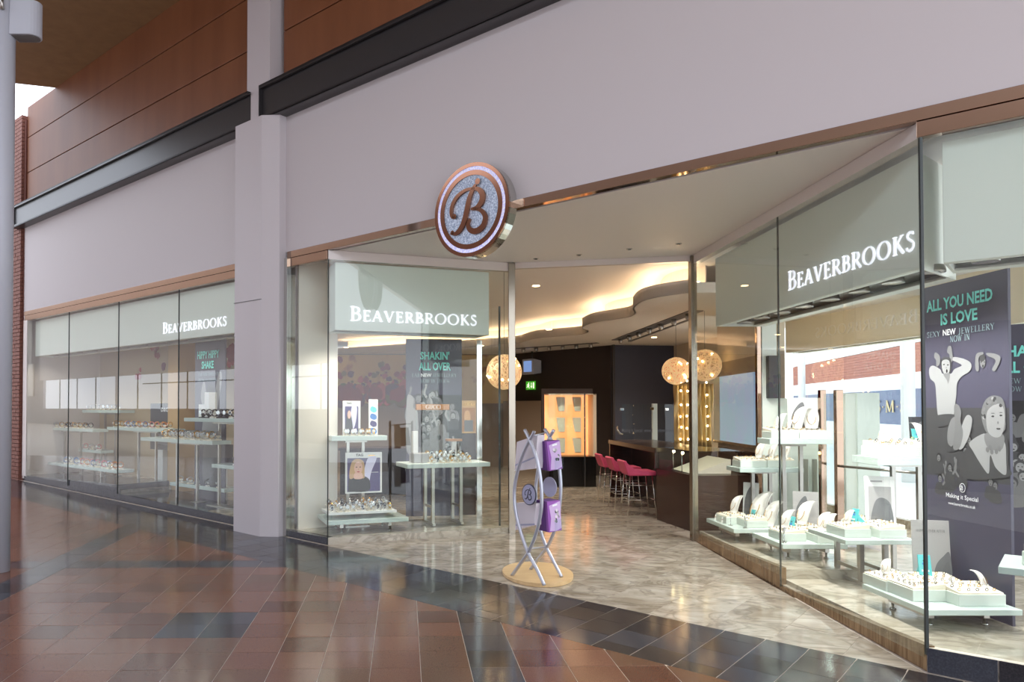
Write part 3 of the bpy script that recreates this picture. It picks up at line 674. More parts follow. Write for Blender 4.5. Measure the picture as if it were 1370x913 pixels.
def script_b(mb, c, ax, up, nrm, r, m, th):
    """the ornate capital of the emblem; strokes in units of the emblem radius"""
    def q(l): return [((x - 402) / 5.71 / 49, -((y - 465) + .228 * (x - 402)) / 5.71 / 63) for x, y in l]
    fr = lambda X, Y, d: c + ax * (X * r) + up * (Y * r) + nrm * d
    def stroke(l, w0, w1):
        p = smooth_open(q(l), 6); n = len(p) - 1
        ribbon(mb, [tuple(k) for k in p], [w0 + (w1 - w0) * sin(pi * i / n) for i in range(n + 1)], fr, m, th)
    stroke([(447, 272), (425, 310), (398, 380), (380, 470), (358, 560), (325, 625), (290, 655), (262, 648)], .05, .13)
    stroke([(425, 302), (365, 318), (305, 365), (268, 430), (258, 490), (270, 525), (290, 518)], .05, .09)
    stroke([(425, 302), (470, 312), (497, 350), (490, 405), (455, 450), (412, 462)], .04, .14)
    stroke([(430, 458), (485, 470), (517, 520), (500, 590), (450, 630), (405, 620), (388, 580), (405, 535)], .05, .13)
    for x, y, s in ((462, 250, .07), (284, 520, .06), (268, 648, .055)):
        X, Y = q([(x, y)])[0]
        mb.flat([fr(X + cos(a) * s, Y + sin(a) * s, th) for a in (0, pi / 4, pi / 2, 3 * pi / 4, pi, 5 * pi / 4, 3 * pi / 2, 7 * pi / 4)], m)

far_letters()
# ================================================================== EMBLEM ON THE FACADE
u, z = fu(630, 281, -.13); ec = F(u, -.13, z); er = 63 / FPX * ec.y
t = thing('emblem_sign', 'round bronze emblem with glittering rings and a script capital, fixed over the entrance', 'sign', F(u, -.05, z))
def disc(mb, r0, r1, d0, d1, m, n=56):
    fr = lambda a, r, d: ec + FU * (cos(a) * r * er) + Z * (sin(a) * r * er) + FN * d
    vs = []
    for i in range(n):
        a = 2 * pi * i / n; vs += [fr(a, r0, d0), fr(a, r1, d0), fr(a, r1, d1), fr(a, r0, d1)]
    fs = []
    for i in range(n):
        k = 4 * i; j = 4 * ((i + 1) % n); fs += [(k + 3, j + 3, j + 2, k + 2)[::-1], (k + 1, k + 2, j + 2, j + 1)[::-1], (k, k + 3, j + 3, j)]
    mb.add(vs, fs, m)
mat('bronze_face', (150, 108, 88), .12, metal=1)
b = MB(); disc(b, .0, 1.0, -.12, -.002, 'chrome'); build('chrome_drum', b, t)
b = MB(); disc(b, .92, 1.0, -.02, .012, 'bronze_face'); build('outer_ring', b, t)
b = MB(); disc(b, .84, .92, -.02, .006, 'glitter_white'); build('glitter_ring', b, t)
b = MB(); disc(b, .735, .84, -.02, .012, 'bronze_face'); build('inner_ring', b, t)
b = MB(); disc(b, .0, .735, -.02, .004, 'glitter_blue'); build('glitter_disc', b, t)
b = MB(); script_b(b, ec + FN * .004, FU, Z, FN, er, 'bronze_face', .018); build('script_letter', b, t)

# ================================================================== PELMETS, SIGNS AND WINDOW LIGHTS
def area_light(name, p, dx, dy, energy, col, rot=(0, 0, 0)):
    l = bpy.data.lights.new(name, 'AREA'); l.shape = 'RECTANGLE'; l.size = dx; l.size_y = dy; l.energy = energy; l.color = col
    o = bpy.data.objects.new(name, l); COL.objects.link(o); o.location = p; o.rotation_euler = rot; return o
def pelmet(name, a, c, n, depth, z0, z1, label, m, lamps, energy, col=(1, .93, .84), skew=0.0):
    """light box from a to c (n points inward) with lamps in its underside"""
    a = Vector(a); c = Vector(c); d = (c - a).normalized(); L = (c - a).length
    def bx(mb, l0, l1, w0, w1, q0, q1, mm):
        s0 = skew if l0 < .03 else 0; s1 = skew if l1 < .03 else 0
        q = [a + d * (l0 + s0 * w0) + n * w0, a + d * (l1 + s1 * w0) + n * w0, a + d * (l1 + s1 * w1) + n * w1, a + d * (l0 + s0 * w1) + n * w1]
        if d.cross(n).z < 0: q = q[::-1]
        return mb.hexa([p + Z * q0 for p in q] + [p + Z * q1 for p in q], mm)
    t = thing(name, label, 'pelmet', (a + c) / 2 + n * depth / 2 + Z * z0)
    b = MB(); bx(b, 0, L, 0, .02, z0, z1, m); build('front_panel', b, t, .004)
    b = MB(); bx(b, 0, L, depth - .02, depth, z0, z1, m); build('back_panel', b, t)
    for l0, l1 in ((0, .02), (L - .02, L)): b = MB(); bx(b, l0, l1, .02, depth - .02, z0, z1, m); build('end_panel', b, t)
    for w0, w1 in ((.02, .07), (depth - .12, depth - .02)): b = MB(); bx(b, .0, L, w0, w1, z0 - .001, z0 + .015, m); build('rim', b, t)
    b = MB(); bx(b, .02, L - .02, .02, depth - .02, z0 + .06, z0 + .07, 'track_grey'); tr = build('light_trough', b, t)
    ya = math.atan2(d.y, d.x)
    for k in range(lamps):
        p = a + d * (L * (k + .5) / lamps) + n * (depth * .42) + Z * (z0 + .03)
        b = MB(); b.lathe([(.062, -.012), (.075, -.02), (.078, -.012), (.07, .03)], p, 'brushed_steel', 16); h = build('downlight_ring', b, tr)
        b = MB(); b.lathe([(.05, -.011), (.055, -.005)], p, 'lamp_cool', 14); build('lamp_disc', b, h)
    for k in range(lamps):
        l = bpy.data.lights.new(name + '_light', 'SPOT'); l.energy = energy * 3.4 / lamps; l.color = col; l.spot_size = radians(150); l.spot_blend = .7; l.shadow_soft_size = .05
        o = bpy.data.objects.new(name + '_light', l); COL.objects.link(o); o.location = a + d * (L * (k + .5) / lamps) + n * (depth * .42) + Z * (z0 - .0)
    return t
ga = FC + GNI * .10 + GL * .10; gb = PL(654.5, 453, ga, GNI); gb.z = 0
pelmet('pelmet', ga, gb, GNI, .46, 2.52, 3.32, 'pale pelmet box with white shop lettering in the bay window left of the entrance', 'pelmet', 6, 46)
ra = Vector((3.27, 4.86, 0)); rb = Vector((3.27, 8.36, 0)); XI = Vector((1, 0, 0))
pelmet('pelmet', ra, rb, XI, .55, 2.53, 3.31, 'grey green pelmet box with white shop lettering in the right splayed window', 'pelmet', 8, 165, (1, .97, .93), .8)
fa = F(U_R + .20, .12, 0); fb = F(8.3, .12, 0)
pelmet('pelmet', F(U_R + .10, .12, 0), fb, -FN, .5, 2.53, 3.31, 'plain pale pelmet box over the navy poster at the right edge', 'pelmet', 6, 55, (1, .97, .93))
la = F(-9.0, .12, 0); lb = F(-1.6, .12, 0)
pelmet('pelmet', la, lb, -FN, .46, 2.62, 3.32, 'long pale pelmet box with white shop lettering in the far left window', 'pelmet', 12, 34, (1, .9, .78))
ba, bc = Vector((6.03, 12.4, 0)), Vector((6.62, 6.4, 0))
pelmet('pelmet', ba, bc, (lambda d: Vector((-d.y, d.x, 0)))((bc - ba).normalized()) , .35, 2.53, 3.3, 'cream pelmet box over the far glazing, seen through the right window', 'pelmet_cream', 9, 170, (1, .96, .9))
def shop_sign(a, ax, nrm, z, h, L, label, m='letter_white'):
    t = thing('shop_sign', label, 'sign', a + ax * (L / 2) + Z * z)
    serif_text('BEAVERBROOKS', a + Z * z, ax, Z, nrm, h, L, m, .01, t, 1.33); return t
p = PL(468, 430, ga, GNI); p.z = 0; q = PL(638, 440, ga, GNI); q.z = 0
shop_sign(p, GL, -GNI, 2.635, .128, (q - p).length, 'white raised lettering BEAVERBROOKS on the bay pelmet left of the entrance')
shop_sign(Vector((3.27, 6.66, 0)), Vector((0, -1, 0)), -XI, 2.668, .128, 1.75, 'white raised lettering BEAVERBROOKS on the right splayed window pelmet')
u0, _ = fu(218, 441, .12); u1, _ = fu(303.5, 430, .12)
shop_sign(F(u0, .12, 0), FU, FN, 2.735, .128, u1 - u0, 'white raised lettering BEAVERBROOKS on the far left window pelmet')
dd2 = (bc - ba).normalized(); nn2 = Vector((dd2.y, -dd2.x, 0))
p = PL(1091, 440, ba - nn2 * .004, nn2); p.z = 0; q = PL(1229, 440, ba, nn2); q.z = 0
if (p - O).dot(nn2) > 0: nn2 = -nn2
t = thing('shop_sign', 'faint mirrored BEAVERBROOKS lettering on the cream far pelmet', 'sign', p + Z * 2.7)
mat('letter_ghost', (246, 240, 230), .5)
serif_text('BEAVERBROOKS', q + Z * 2.71, (p - q).normalized(), Z, nn2, .15, (p - q).length, 'letter_ghost', .008, t, 1.2)

# ================================================================== POSTERS
def closed(pts, n=5):
    r = []; L = len(pts)
    for i in range(L):
        a, b_, c, d = pts[i - 1], pts[i], pts[(i + 1) % L], pts[(i + 2) % L]
        for k in range(n):
            t = k / n
            r.append(tuple(.5 * (2 * b_[j] + (c[j] - a[j]) * t + (2 * a[j] - 5 * b_[j] + 4 * c[j] - d[j]) * t * t + (3 * b_[j] - a[j] - 3 * c[j] + d[j]) * t ** 3) for j in (0, 1)))
    return r
class Sheet:
    """a flat printed sheet: shapes in its own (x right, y up) metres, layer after layer"""
    def __init__(s, org, ax, nrm, up=Z): s.o, s.ax, s.n, s.up = Vector(org), ax, nrm, up; s.lay = 0; s.mb = MB()
    def pt(s, x, y): return s.o + s.ax * x + s.up * y + s.n * (.0012 + s.lay * .00004)
    def shape(s, pts, m, smooth=True):
        s.lay += 1; q = closed(pts) if smooth else pts; s.mb.flat([s.pt(x, y) for x, y in q], m)
    def oval(s, x, y, rx, ry, m, rot=0): s.shape([(x + cos(a) * rx * cos(rot) - sin(a) * ry * sin(rot), y + cos(a) * rx * sin(rot) + sin(a) * ry * cos(rot)) for a in [2 * pi * k / 16 for k in range(16)]], m, False)
    def rect(s, x0, y0, x1, y1, m): s.shape([(x0, y0), (x1, y0), (x1, y1), (x0, y1)], m, False)
    def done(s, parent, name='printed_picture'): return build(name, s.mb, parent)
G0, G1, G2, G3, G4 = ['print_grey_%s' % n for n in ('black', 'dark', 'mid', 'light', 'pale')]
def figure(sh, x, y, h, rng, tones):
    """a half-length reveller: head, hair, torso, raised arm"""
    skin, top, hair = tones
    sh.shape([(x - .34 * h, y - .75 * h), (x - .3 * h, y - .3 * h), (x - .12 * h, y - .18 * h), (x + .12 * h, y - .18 * h), (x + .3 * h, y - .3 * h), (x + .34 * h, y - .75 * h)], top)
    if rng.random() < .6:
        k = rng.choice((-1, 1)); sh.shape([(x + k * .26 * h, y - .3 * h), (x + k * .5 * h, y + .05 * h), (x + k * .38 * h, y + .42 * h), (x + k * .3 * h, y + .4 * h), (x + k * .38 * h, y + .06 * h), (x + k * .16 * h, y - .25 * h)], skin)
        sh.oval(x + k * .35 * h, y + .48 * h, .06 * h, .1 * h, skin)
    sh.oval(x, y + .05 * h, .17 * h, .2 * h, hair); sh.oval(x, y - .01 * h, .125 * h, .165 * h, skin)
    sh.oval(x - .05 * h, y + .02 * h, .025 * h, .016 * h, G0); sh.oval(x + .05 * h, y + .02 * h, .025 * h, .016 * h, G0); sh.oval(x, y - .09 * h, .04 * h, .03 * h, G1)
def crowd(sh, x0, x1, y0, y1, n, h, seed):
    rng = random.Random(seed); 
    for k in range(n):
        y = y1 - (y1 - y0) * k / n + rng.uniform(-.02, .02); x = rng.uniform(x0 + .3 * h, x1 - .3 * h)
        figure(sh, x, y, h * rng.uniform(.85, 1.2), rng, (rng.choice((G3, G4, G4, G3)), rng.choice((G1, G2, G3, G1, G2)), rng.choice((G0, G1))))
def poster(label, a, c, nrm, z0, z1, lines, draw, th=.02):
    """hanging poster from a (left) to c (right) as its reader sees it"""
    a = Vector(a); c = Vector(c); a.z = c.z = 0; ax = (c - a).normalized(); w = (c - a).length
    t = thing('poster', label, 'poster', (a + c) / 2 + Z * z0)
    b = MB(); q = [a, c, c - nrm * th, a - nrm * th]; 
    if ax.cross(nrm).z > 0: q = q[::-1]
    b.hexa([p + Z * z0 for p in q] + [p + Z * z1 for p in q], 'poster_navy'); build('panel', b, t)
    sh = Sheet(a + Z * z0, ax, nrm); draw(sh, w, z1 - z0); sh.done(t)
    for body, x, y, L, h, m, style in lines:
        if style == 'block': block_text(body, a + ax * x + Z * (z0 + y), ax, Z, nrm, h, L, m, t, .03, th=.014)
        elif style == 'sans': block_text(body, a + ax * x + Z * (z0 + y), ax, Z, nrm, h, L, m, t, .0, th=.014)
        else:
            mb = MB(); serif_text(body, a + ax * x + Z * (z0 + y) + nrm * .012, ax, Z, nrm, h, L, m, .001, joined=mb, gap=.12); build('printed_text', mb, t)
    return t
# bay poster
pa = P(543, 691, ZG); pc = P(618, 690, ZG); pa.z = pc.z = 0; ax = (pc - pa).normalized(); pn = Vector((ax.y, -ax.x, 0)); wd_ = (pc - pa).length
k = wd_ / 75.0
def dr(sh, w, h):
    sh.rect(.0, h - 1.6, w, h - .78, G0)
    crowd(sh, 0, w, h - 1.7, h - .76, 30, .25, 3)
    sh.shape([(.01, h - 1.55), (.01, h - .86), (.06, h - .78), (.11, h - .84), (.1, h - .95), (.16, h - 1.02), (.17, h - 1.25), (.14, h - 1.55)], G4)
    sh.shape([(.36, h - 1.72), (.33, h - 1.35), (.42, h - 1.22), (.54, h - 1.2), (.56, h - 1.4), (.5, h - 1.7)], G3)
    sh.oval(.46, h - 1.37, .085, .09, G2); sh.oval(.46, h - 1.37, .06, .065, G3); sh.oval(.46, h - 1.37, .03, .035, G1)
    sh.rect(0, 0, w, h - 1.72, 'poster_navy'); sh.rect(0, h - 1.725, w, h - 1.715, G1)
H_ = 2.46
poster('navy poster reading SHAKIN\' ALL OVER above a crowd, in the bay window', pa, pc, pn, ZG, ZG + H_, [
    ("SHAKIN'", 19 * k, H_ - .29, 39 * k, .115, 'poster_teal', 'block'), ('ALL OVER', 17 * k, H_ - .44, 43 * k, .115, 'poster_teal', 'block'),
    ('FAB', 8 * k, H_ - .53, 10 * k, .05, 'poster_pale', 'serif'), ('NEW', 20 * k, H_ - .53, 14 * k, .05, 'poster_white', 'block'), ('JEWELLERY', 36 * k, H_ - .53, 32 * k, .05, 'poster_pale', 'serif'), ('NOW IN STOCK', 19 * k, H_ - .61, 39 * k, .05, 'poster_pale', 'serif')], dr)
# right poster with two figures
PXp = 4.13; Y0, Y1 = 6.1, 5.22; ppn = Vector((-1, 0, 0))
def rp(px, py):                         # a point of the photo on that sheet
    q = PL(px, py, (PXp, 0, 0), ppn); return (Y0 - q.y, q.z - .05)
def dr2(sh, w, h):
    R = lambda l: [rp(x, y) for x, y in l]
    z = lambda x, y: (1220 + x / 4.147, 340 + y / 4.147)
    z2 = lambda x, y: (1220 + x / 4.147, 520 + y / 4.147)
    sh.rect(0, .62, w, 1.72, G1); sh.rect(0, .62, w, 1.0, 'poster_navy'); sh.rect(0, 1.55, w, 1.72, 'poster_navy')
    rng = random.Random(4)
    for kx in range(16): figure(sh, rng.uniform(.1, w - .1), 1.05 + rng.uniform(-.08, .3), .16, rng, (G2, G1, G0))
    # raised-arm woman
    sh.shape(R([z(*p) for p in [(100, 640), (120, 620), (160, 640), (175, 665), (220, 665), (240, 640), (280, 620), (262, 605), (228, 588), (240, 572), (300, 585), (333, 610), (325, 650), (280, 680), (255, 720), (250, 790), (240, 860), (232, 905), (190, 940), (150, 900), (140, 800), (132, 720), (105, 690)]]), G4)
    sh.shape(R([z(*p) for p in [(205, 515), (220, 512), (228, 540), (230, 590), (215, 600), (212, 560), (200, 545)]]), G3)
    sh.shape(R([z(*p) for p in [(130, 552), (140, 548), (160, 570), (158, 610), (140, 625), (138, 590), (128, 575)]]), G3)
    sh.shape(R([z(*p) for p in [(165, 590), (190, 572), (218, 580), (224, 620), (215, 665), (195, 672), (172, 650)]]), G1)
    sh.shape(R([z(*p) for p in [(170, 600), (190, 586), (212, 596), (214, 640), (204, 672), (190, 676), (174, 645)]]), G4)
    for px, py, r1, r2, m in ((182, 614, 8, 4, G1), (204, 616, 8, 4, G1), (198, 650, 7, 11, G0), (195, 632, 4, 5, G3)):
        x, y = rp(*z(px, py)); sh.oval(x, y, r1 * .00135, r2 * .00135, m)
    sh.shape(R([z(*p) for p in [(180, 668), (215, 665), (206, 720), (198, 700)]]), G3)
    sh.shape(R([z(*p) for p in [(140, 900), (235, 890), (245, 930), (150, 960)]]), G1)
    # second reveller with hands on head
    sh.oval(*rp(*z(397, 600)), .027, .043, G3); sh.oval(*rp(*z(395, 575)), .03, .03, G1); sh.oval(*rp(*z(390, 600)), .006, .004, G0); sh.oval(*rp(*z(407, 600)), .006, .004, G0); sh.oval(*rp(*z(399, 622)), .008, .01, G0)
    sh.shape(R([z(*p) for p in [(358, 640), (360, 560), (395, 545), (400, 556), (376, 575), (376, 645)]]), G3)
    sh.shape(R([z(*p) for p in [(420, 550), (470, 555), (497, 580), (470, 645), (450, 640), (470, 590), (425, 565)]]), G3)
    # curly-haired woman with a white collar
    sh.shape(R([z2(*p) for p in [(270, 400), (320, 320), (360, 290), (520, 260), (540, 420), (540, 490), (300, 500)]]), G1)
    sh.shape(R([z2(*p) for p in [(325, 300), (405, 250), (420, 290), (470, 310), (520, 300), (528, 400), (525, 480), (470, 440), (440, 370), (432, 470), (400, 440), (345, 350)]]), G4)
    sh.shape(R([z2(*p) for p in [(412, 250), (510, 255), (510, 330), (470, 345), (420, 320)]]), G3)
    sh.shape(R([z2(*p) for p in [(390, 130), (410, 70), (450, 40), (500, 50), (520, 90), (525, 160), (515, 240), (430, 250), (400, 200)]]), G2)
    sh.shape(R([z2(*p) for p in [(418, 150), (440, 105), (490, 85), (516, 120), (518, 200), (500, 262), (460, 270), (425, 235)]]), G4)
    rr = random.Random(2)
    for _ in range(26):
        a = rr.uniform(.5, 3.6); x, y = rp(*z2(455 + cos(a) * rr.uniform(48, 62), 130 - sin(a) * rr.uniform(50, 80))); sh.oval(x, y, .012, .012, rr.choice((G1, G3, G4, G2)))
    for px, py, r1, r2, m in ((455, 155, 11, 5, G1), (500, 150, 10, 5, G1), (455, 138, 14, 3, G2), (500, 134, 12, 3, G2), (484, 190, 6, 8, G3), (486, 224, 15, 5, G1), (486, 220, 12, 2, G3)):
        x, y = rp(*z2(px, py)); sh.oval(x, y, r1 * .0013, r2 * .0013, m)
    for px, py in ((425, 340), (450, 352), (475, 350), (492, 335), (440, 328)): x, y = rp(*z2(px, py)); sh.oval(x, y, .016, .02, G2)
    # hands and bangles
    sh.shape(R([z2(*p) for p in [(205, 230), (225, 170), (250, 165), (250, 250), (230, 320), (205, 300)]]), G3)
    sh.shape(R([z2(*p) for p in [(265, 330), (280, 220), (310, 150), (340, 170), (325, 260), (290, 330)]]), G4)
    sh.shape(R([z2(*p) for p in [(240, 100), (262, 90), (280, 130), (276, 180), (290, 250), (270, 330), (235, 330), (245, 200)]]), G2)
    x, y = rp(*z2(286, 552)); sh.oval(x, y, .032, .036, 'poster_white'); sh.oval(x, y, .028, .032, 'poster_navy')
t = poster('tall navy poster reading ALL YOU NEED IS LOVE with two women in grey print', (PXp, Y0, 0), (PXp, Y1, 0), ppn, .05, 2.6, [], dr2)
def on_sheet(body, x0, y0, x1, hpx, m, style, bold=.03):
    a = rp(x0, y0); c = rp(x1, y0); org = Vector((PXp, Y0 - a[0], a[1] + .05)); ax = Vector((0, -1, 0)); zb = org.z
    Ym = org.y; h = hpx * Ym / FPX
    if style == 'serif': mb = MB(); serif_text(body, org + ppn * .012, ax, Z, ppn, h, c[0] - a[0], m, .001, joined=mb, gap=.12); build('printed_text', mb, t)
    else: block_text(body, org, ax, Z, ppn, h, c[0] - a[0], m, t, bold, th=.015)
zz = lambda x, y: (1220 + x / 4.147, 340 + y / 4.147)
on_sheet('ALL YOU NEED', *zz(92, 327), zz(460, 0)[0], 15.5, 'poster_teal', 'block'); on_sheet('IS LOVE', *zz(170, 398), zz(375, 0)[0], 15.5, 'poster_teal', 'block')
on_sheet('SEXY', *zz(92, 466), zz(165, 0)[0], 7, 'poster_pale', 'serif'); on_sheet('NEW', *zz(182, 455), zz(254, 0)[0], 8, 'poster_white', 'block'); on_sheet('JEWELLERY', *zz(268, 445), zz(468, 0)[0], 8, 'poster_pale', 'serif')
on_sheet('NOW IN', *zz(220, 490), zz(330, 0)[0], 8, 'poster_pale', 'serif')
z3_ = lambda x, y: (1220 + x / 4.147, 520 + y / 4.147)
on_sheet('Making it Special', *z3_(200, 608), z3_(378, 0)[0], 7.5, 'poster_white', 'sans', .004); on_sheet('www.beaverbrooks.co.uk', *z3_(212, 642), z3_(362, 0)[0], 4, 'poster_white', 'sans', .004)
x, y = rp(*z3_(286, 552)); mb = MB(); script_b(mb, Vector((PXp, Y0 - x, y + .05)) + ppn * .016, Vector((0, -1, 0)), Z, ppn, .034, 'poster_white', .0005); build('printed_emblem', mb, t)
# second navy poster, cut by the frame
pa2 = PY(1353, 600, 7.2); pa2.z = 0; pa2 -= FU * .27; pc2 = pa2 + FU * .86
def dr3(sh, w, h): sh.rect(0, .7, w, h - .75, G0); crowd(sh, 0, w, .75, h - .76, 30, .25, 8)
k2 = .86 / 75
poster('second navy poster reading SHAKIN\' ALL OVER, half cut off by the right frame edge', pa2, pc2, FN, .05, 2.42, [
    ("SHAKIN'", 16 * k2, 2.37 - .32, 39 * k2, .115, 'poster_teal', 'block'), ('ALL OVER', 14 * k2, 2.37 - .48, 43 * k2, .115, 'poster_teal', 'block'),
    ('FAB NEW JEWELLERY', 5 * k2, 2.37 - .58, 60 * k2, .05, 'poster_pale', 'serif'), ('NOW IN STOCK', 19 * k2, 2.37 - .66, 39 * k2, .05, 'poster_pale', 'serif')], dr3)
# far left window poster
ua, _ = fu(261, 500, .68); uc, _ = fu(301.5, 500, .68); w_ = uc - ua; k3 = w_ / 40
def dr4(sh, w, h):
    sh.shape([(.25 * w, .9), (.3 * w, 1.35), (.2 * w, 1.62), (.32 * w, 1.85), (.45 * w, 1.5), (.6 * w, 1.5), (.78 * w, 1.95), (.9 * w, 1.9), (.76 * w, 1.4), (.72 * w, .9)], G4)
    sh.oval(.52 * w, 1.62, .09, .12, G4); sh.oval(.52 * w, 1.7, .1, .09, G1)
    sh.oval(.48 * w, 1.63, .012, .008, G0); sh.oval(.56 * w, 1.63, .012, .008, G0); sh.oval(.52 * w, 1.55, .022, .016, G1); sh.shape([(.3 * w, .3), (.35 * w, .9), (.7 * w, .9), (.8 * w, .3)], G2)
poster('navy poster reading HIPPY HIPPY SHAKE with a dancer, in the far left window', F(ua, .68, 0), F(uc, .68, 0), FN, .17, 2.72, [
    ('HIPPY HIPPY', 4 * k3, 2.2, 29 * k3, .12, 'poster_teal', 'block'), ('SHAKE', 10 * k3, 2.04, 16 * k3, .12, 'poster_teal', 'block'), ('FAB NEW JEWELLERY', 6 * k3, 1.93, 27 * k3, .05, 'poster_pale', 'serif'), ('NOW IN STOCK', 6 * k3, 1.84, 24 * k3, .05, 'poster_pale', 'serif')], dr4)

# ================================================================== MALL FURNITURE
# leaflet stand
base_c = P(719, 770, -.017)
t = thing('leaflet_stand', 'grey curved-tube leaflet stand with a pale wooden oval foot at the shop entrance', 'stand', base_c)
b = MB(); n = 48
ell = [(base_c.x + cos(2 * pi * k / n) * .335, base_c.y + sin(2 * pi * k / n) * .475) for k in range(n)]
b.prism(ell, lambda x, y: zf(x, y) - .0, lambda x, y: zf(base_c.x, base_c.y) + .028, 'maple'); build('foot_board', b, t, .006)
fz = zf(base_c.x, base_c.y) + .028
def fr_tube(px_pts, A, Bd):            # tube through photo points on the vertical plane A-B
    d = (Bd - A); d.z = 0; d.normalize(); nrm = Vector((d.y, -d.x, 0)); return [PL(x, y, A, nrm) for x, y in px_pts]
c2p = lambda l: [(660 + x / 3.807, 560 + y / 3.807) for x, y in l]
f1, f2 = P(728.3, 783, fz), P(685, 770, fz); r1, r2 = P(750.6, 772.5, fz), P(710, 762, fz)
for A_f, B_f, pts in ((f1, f2, [(260, 850), (225, 775), (180, 690), (143, 590), (115, 480), (107, 390), (115, 310), (138, 220), (170, 140), (200, 85), (208, 66)]),
                      (f1, f2, [(95, 802), (135, 745), (180, 680), (220, 580), (243, 470), (246, 380), (238, 290), (220, 205), (190, 120), (160, 58)]),
                      (r1, r2, [(348, 808), (310, 735), (270, 655), (240, 570), (222, 470), (216, 380), (222, 300), (240, 210), (275, 120), (308, 60)]),
                      (r1, r2, [(190, 770), (230, 715), (272, 660), (305, 590), (330, 500), (342, 400), (342, 310), (330, 220), (300, 120), (262, 55)])):
    w = smooth_open([tuple(v) for v in fr_tube(c2p(pts), A_f, B_f)], 5); b = MB(); b.tube(w, .0165, 'satin_silver', 10); build('curved_tube', b, t)
for y0, y1 in ((95, 72), (430, 415), (665, 655)):
    a = fr_tube(c2p([(180, y0)]), f1, f2)[0]; c = fr_tube(c2p([(272, y1)]), r1, r2)[0]; b = MB(); b.tube([a, c], .008, 'satin_silver', 8); build('cross_bar', b, t)
# round badge
fd = (f1 - f2); fd.z = 0; fd.normalize(); fnv = Vector((fd.y, -fd.x, 0)); bc_ = PL(707.4, 662, f1 + fnv * .03, fnv)
def badge(c, ax, nv, r, m, mb): mb.flat([c + ax * (cos(2 * pi * k / 32) * r) + Z * (sin(2 * pi * k / 32) * r) for k in range(32)], m, -nv, .01)
b = MB(); badge(bc_, fd, fnv, .098, 'ink_navy', b); bd_ = build('badge', b, t)
b = MB(); badge(bc_ + fnv * .002, fd, fnv, .089, 'emblem_lilac', b); script_b(b, bc_ + fnv * .003, fd, Z, fnv, .098, 'ink_navy', .001); build('badge_print', b, bd_)
b = MB(); c = PL(735, 652, r1 - fnv * -.02, fnv); badge(c, fd, fnv, .095, 'emblem_lilac', b); build('badge', b, t)
# brochure holders: quad given by the photo corners of its front face, leaning slightly
def holder(corners, A, back, cover, edge_m, label, flower, n_sheets=5, nv=None):
    nv = nv or fnv; bk_dir = -nv
    d = fd; q = [PL(x, y, A, nv) for x, y in corners]           # tl, tr, br, bl
    h = thing('brochure_stack', label, 'brochures', (q[2] + q[3]) / 2, 0, 'brochures on the leaflet stand')
    for k in range(n_sheets):
        o = bk_dir * (back * k / n_sheets); b = MB(); w = [p + o for p in (q[3], q[2], q[1], q[0])]; th_ = bk_dir * (back / n_sheets - .001)
        b.hexa([w[0], w[1], w[1] + th_, w[0] + th_, w[3], w[2], w[2] + th_, w[3] + th_], edge_m if k else cover); bk = build('brochure', b, h)
        if k == 0:
            ex, ey = (q[1] - q[0]), (q[3] - q[0]); L = lambda x, y, dd=.001: q[0] + ex * x + ey * y + nv * dd; b = MB()
            if flower:
                b.flat([L(.12, .14), L(.98, .02), L(.98, .9), L(.55, .98), L(.08, .96), L(.22, .55)][::-1], 'brochure_lilac'); rg = random.Random(int(corners[0][1]))
                b.flat([L(.38, .12, .0015), L(.75, .09, .0015), L(.75, .15, .0015), L(.38, .18, .0015)][::-1], 'poster_white')
                for _ in range(12):
                    x, y = rg.uniform(.45, .8), rg.uniform(.3, .72); b.flat([L(x + cos(a) * .09, y + sin(a) * .06, .002 + _ * .0001) for a in (0, 1, 2, 3, 4, 5)], rg.choice(('brochure_lilac', 'card_grey', G1, G3, 'brochure_white')))
            else: b.flat([L(.02, .78), L(.98, .7), L(.98, .76), L(.02, .84)][::-1], 'emblem_lilac')
            build('cover_print', b, bk)
    return h
holder(c2p([(272, 118), (338, 112), (352, 256), (288, 268)]), r1 + Vector((.03, -.07, 0)), .17, 'brochure_purple', 'brochure_deep', 'purple flowered brochures in the upper right holder of the leaflet stand', True, 5, Vector((.45, -.893, 0)))
holder(c2p([(274, 425), (340, 418), (348, 570), (284, 582)]), r1 + Vector((.03, -.07, 0)), .17, 'brochure_purple', 'brochure_deep', 'purple flowered brochures in the lower right holder of the leaflet stand', True, 5, Vector((.45, -.893, 0)))
holder(c2p([(120, 120), (225, 85), (214, 255), (108, 268)]), f1 - fnv * .06, .09, 'brochure_white', 'brochure_white', 'white leaflets in the upper left holder of the leaflet stand', False)
holder(c2p([(118, 430), (218, 435), (208, 545), (112, 570)]), f1 - fnv * .06, .09, 'brochure_white', 'brochure_white', 'white leaflets in the lower left holder of the leaflet stand, below the badge', False)
for (cs, A) in (([(228, 72), (330, 108), (352, 262), (262, 274), (240, 120)], r1 + fnv * .13),):
    q = [PL(x, y, A, fnv) for x, y in c2p([(262, 210), (356, 196), (358, 258), (262, 272)])]; b = MB(); b.flat([q[3], q[2], q[1], q[0]], 'clear_acrylic', fnv, .004); build('acrylic_pocket', b, t)
    q = [PL(x, y, A, fnv) for x, y in c2p([(262, 520), (350, 512), (350, 574), (262, 584)])]; b = MB(); b.flat([q[3], q[2], q[1], q[0]], 'clear_acrylic', fnv, .004); build('acrylic_pocket', b, t)
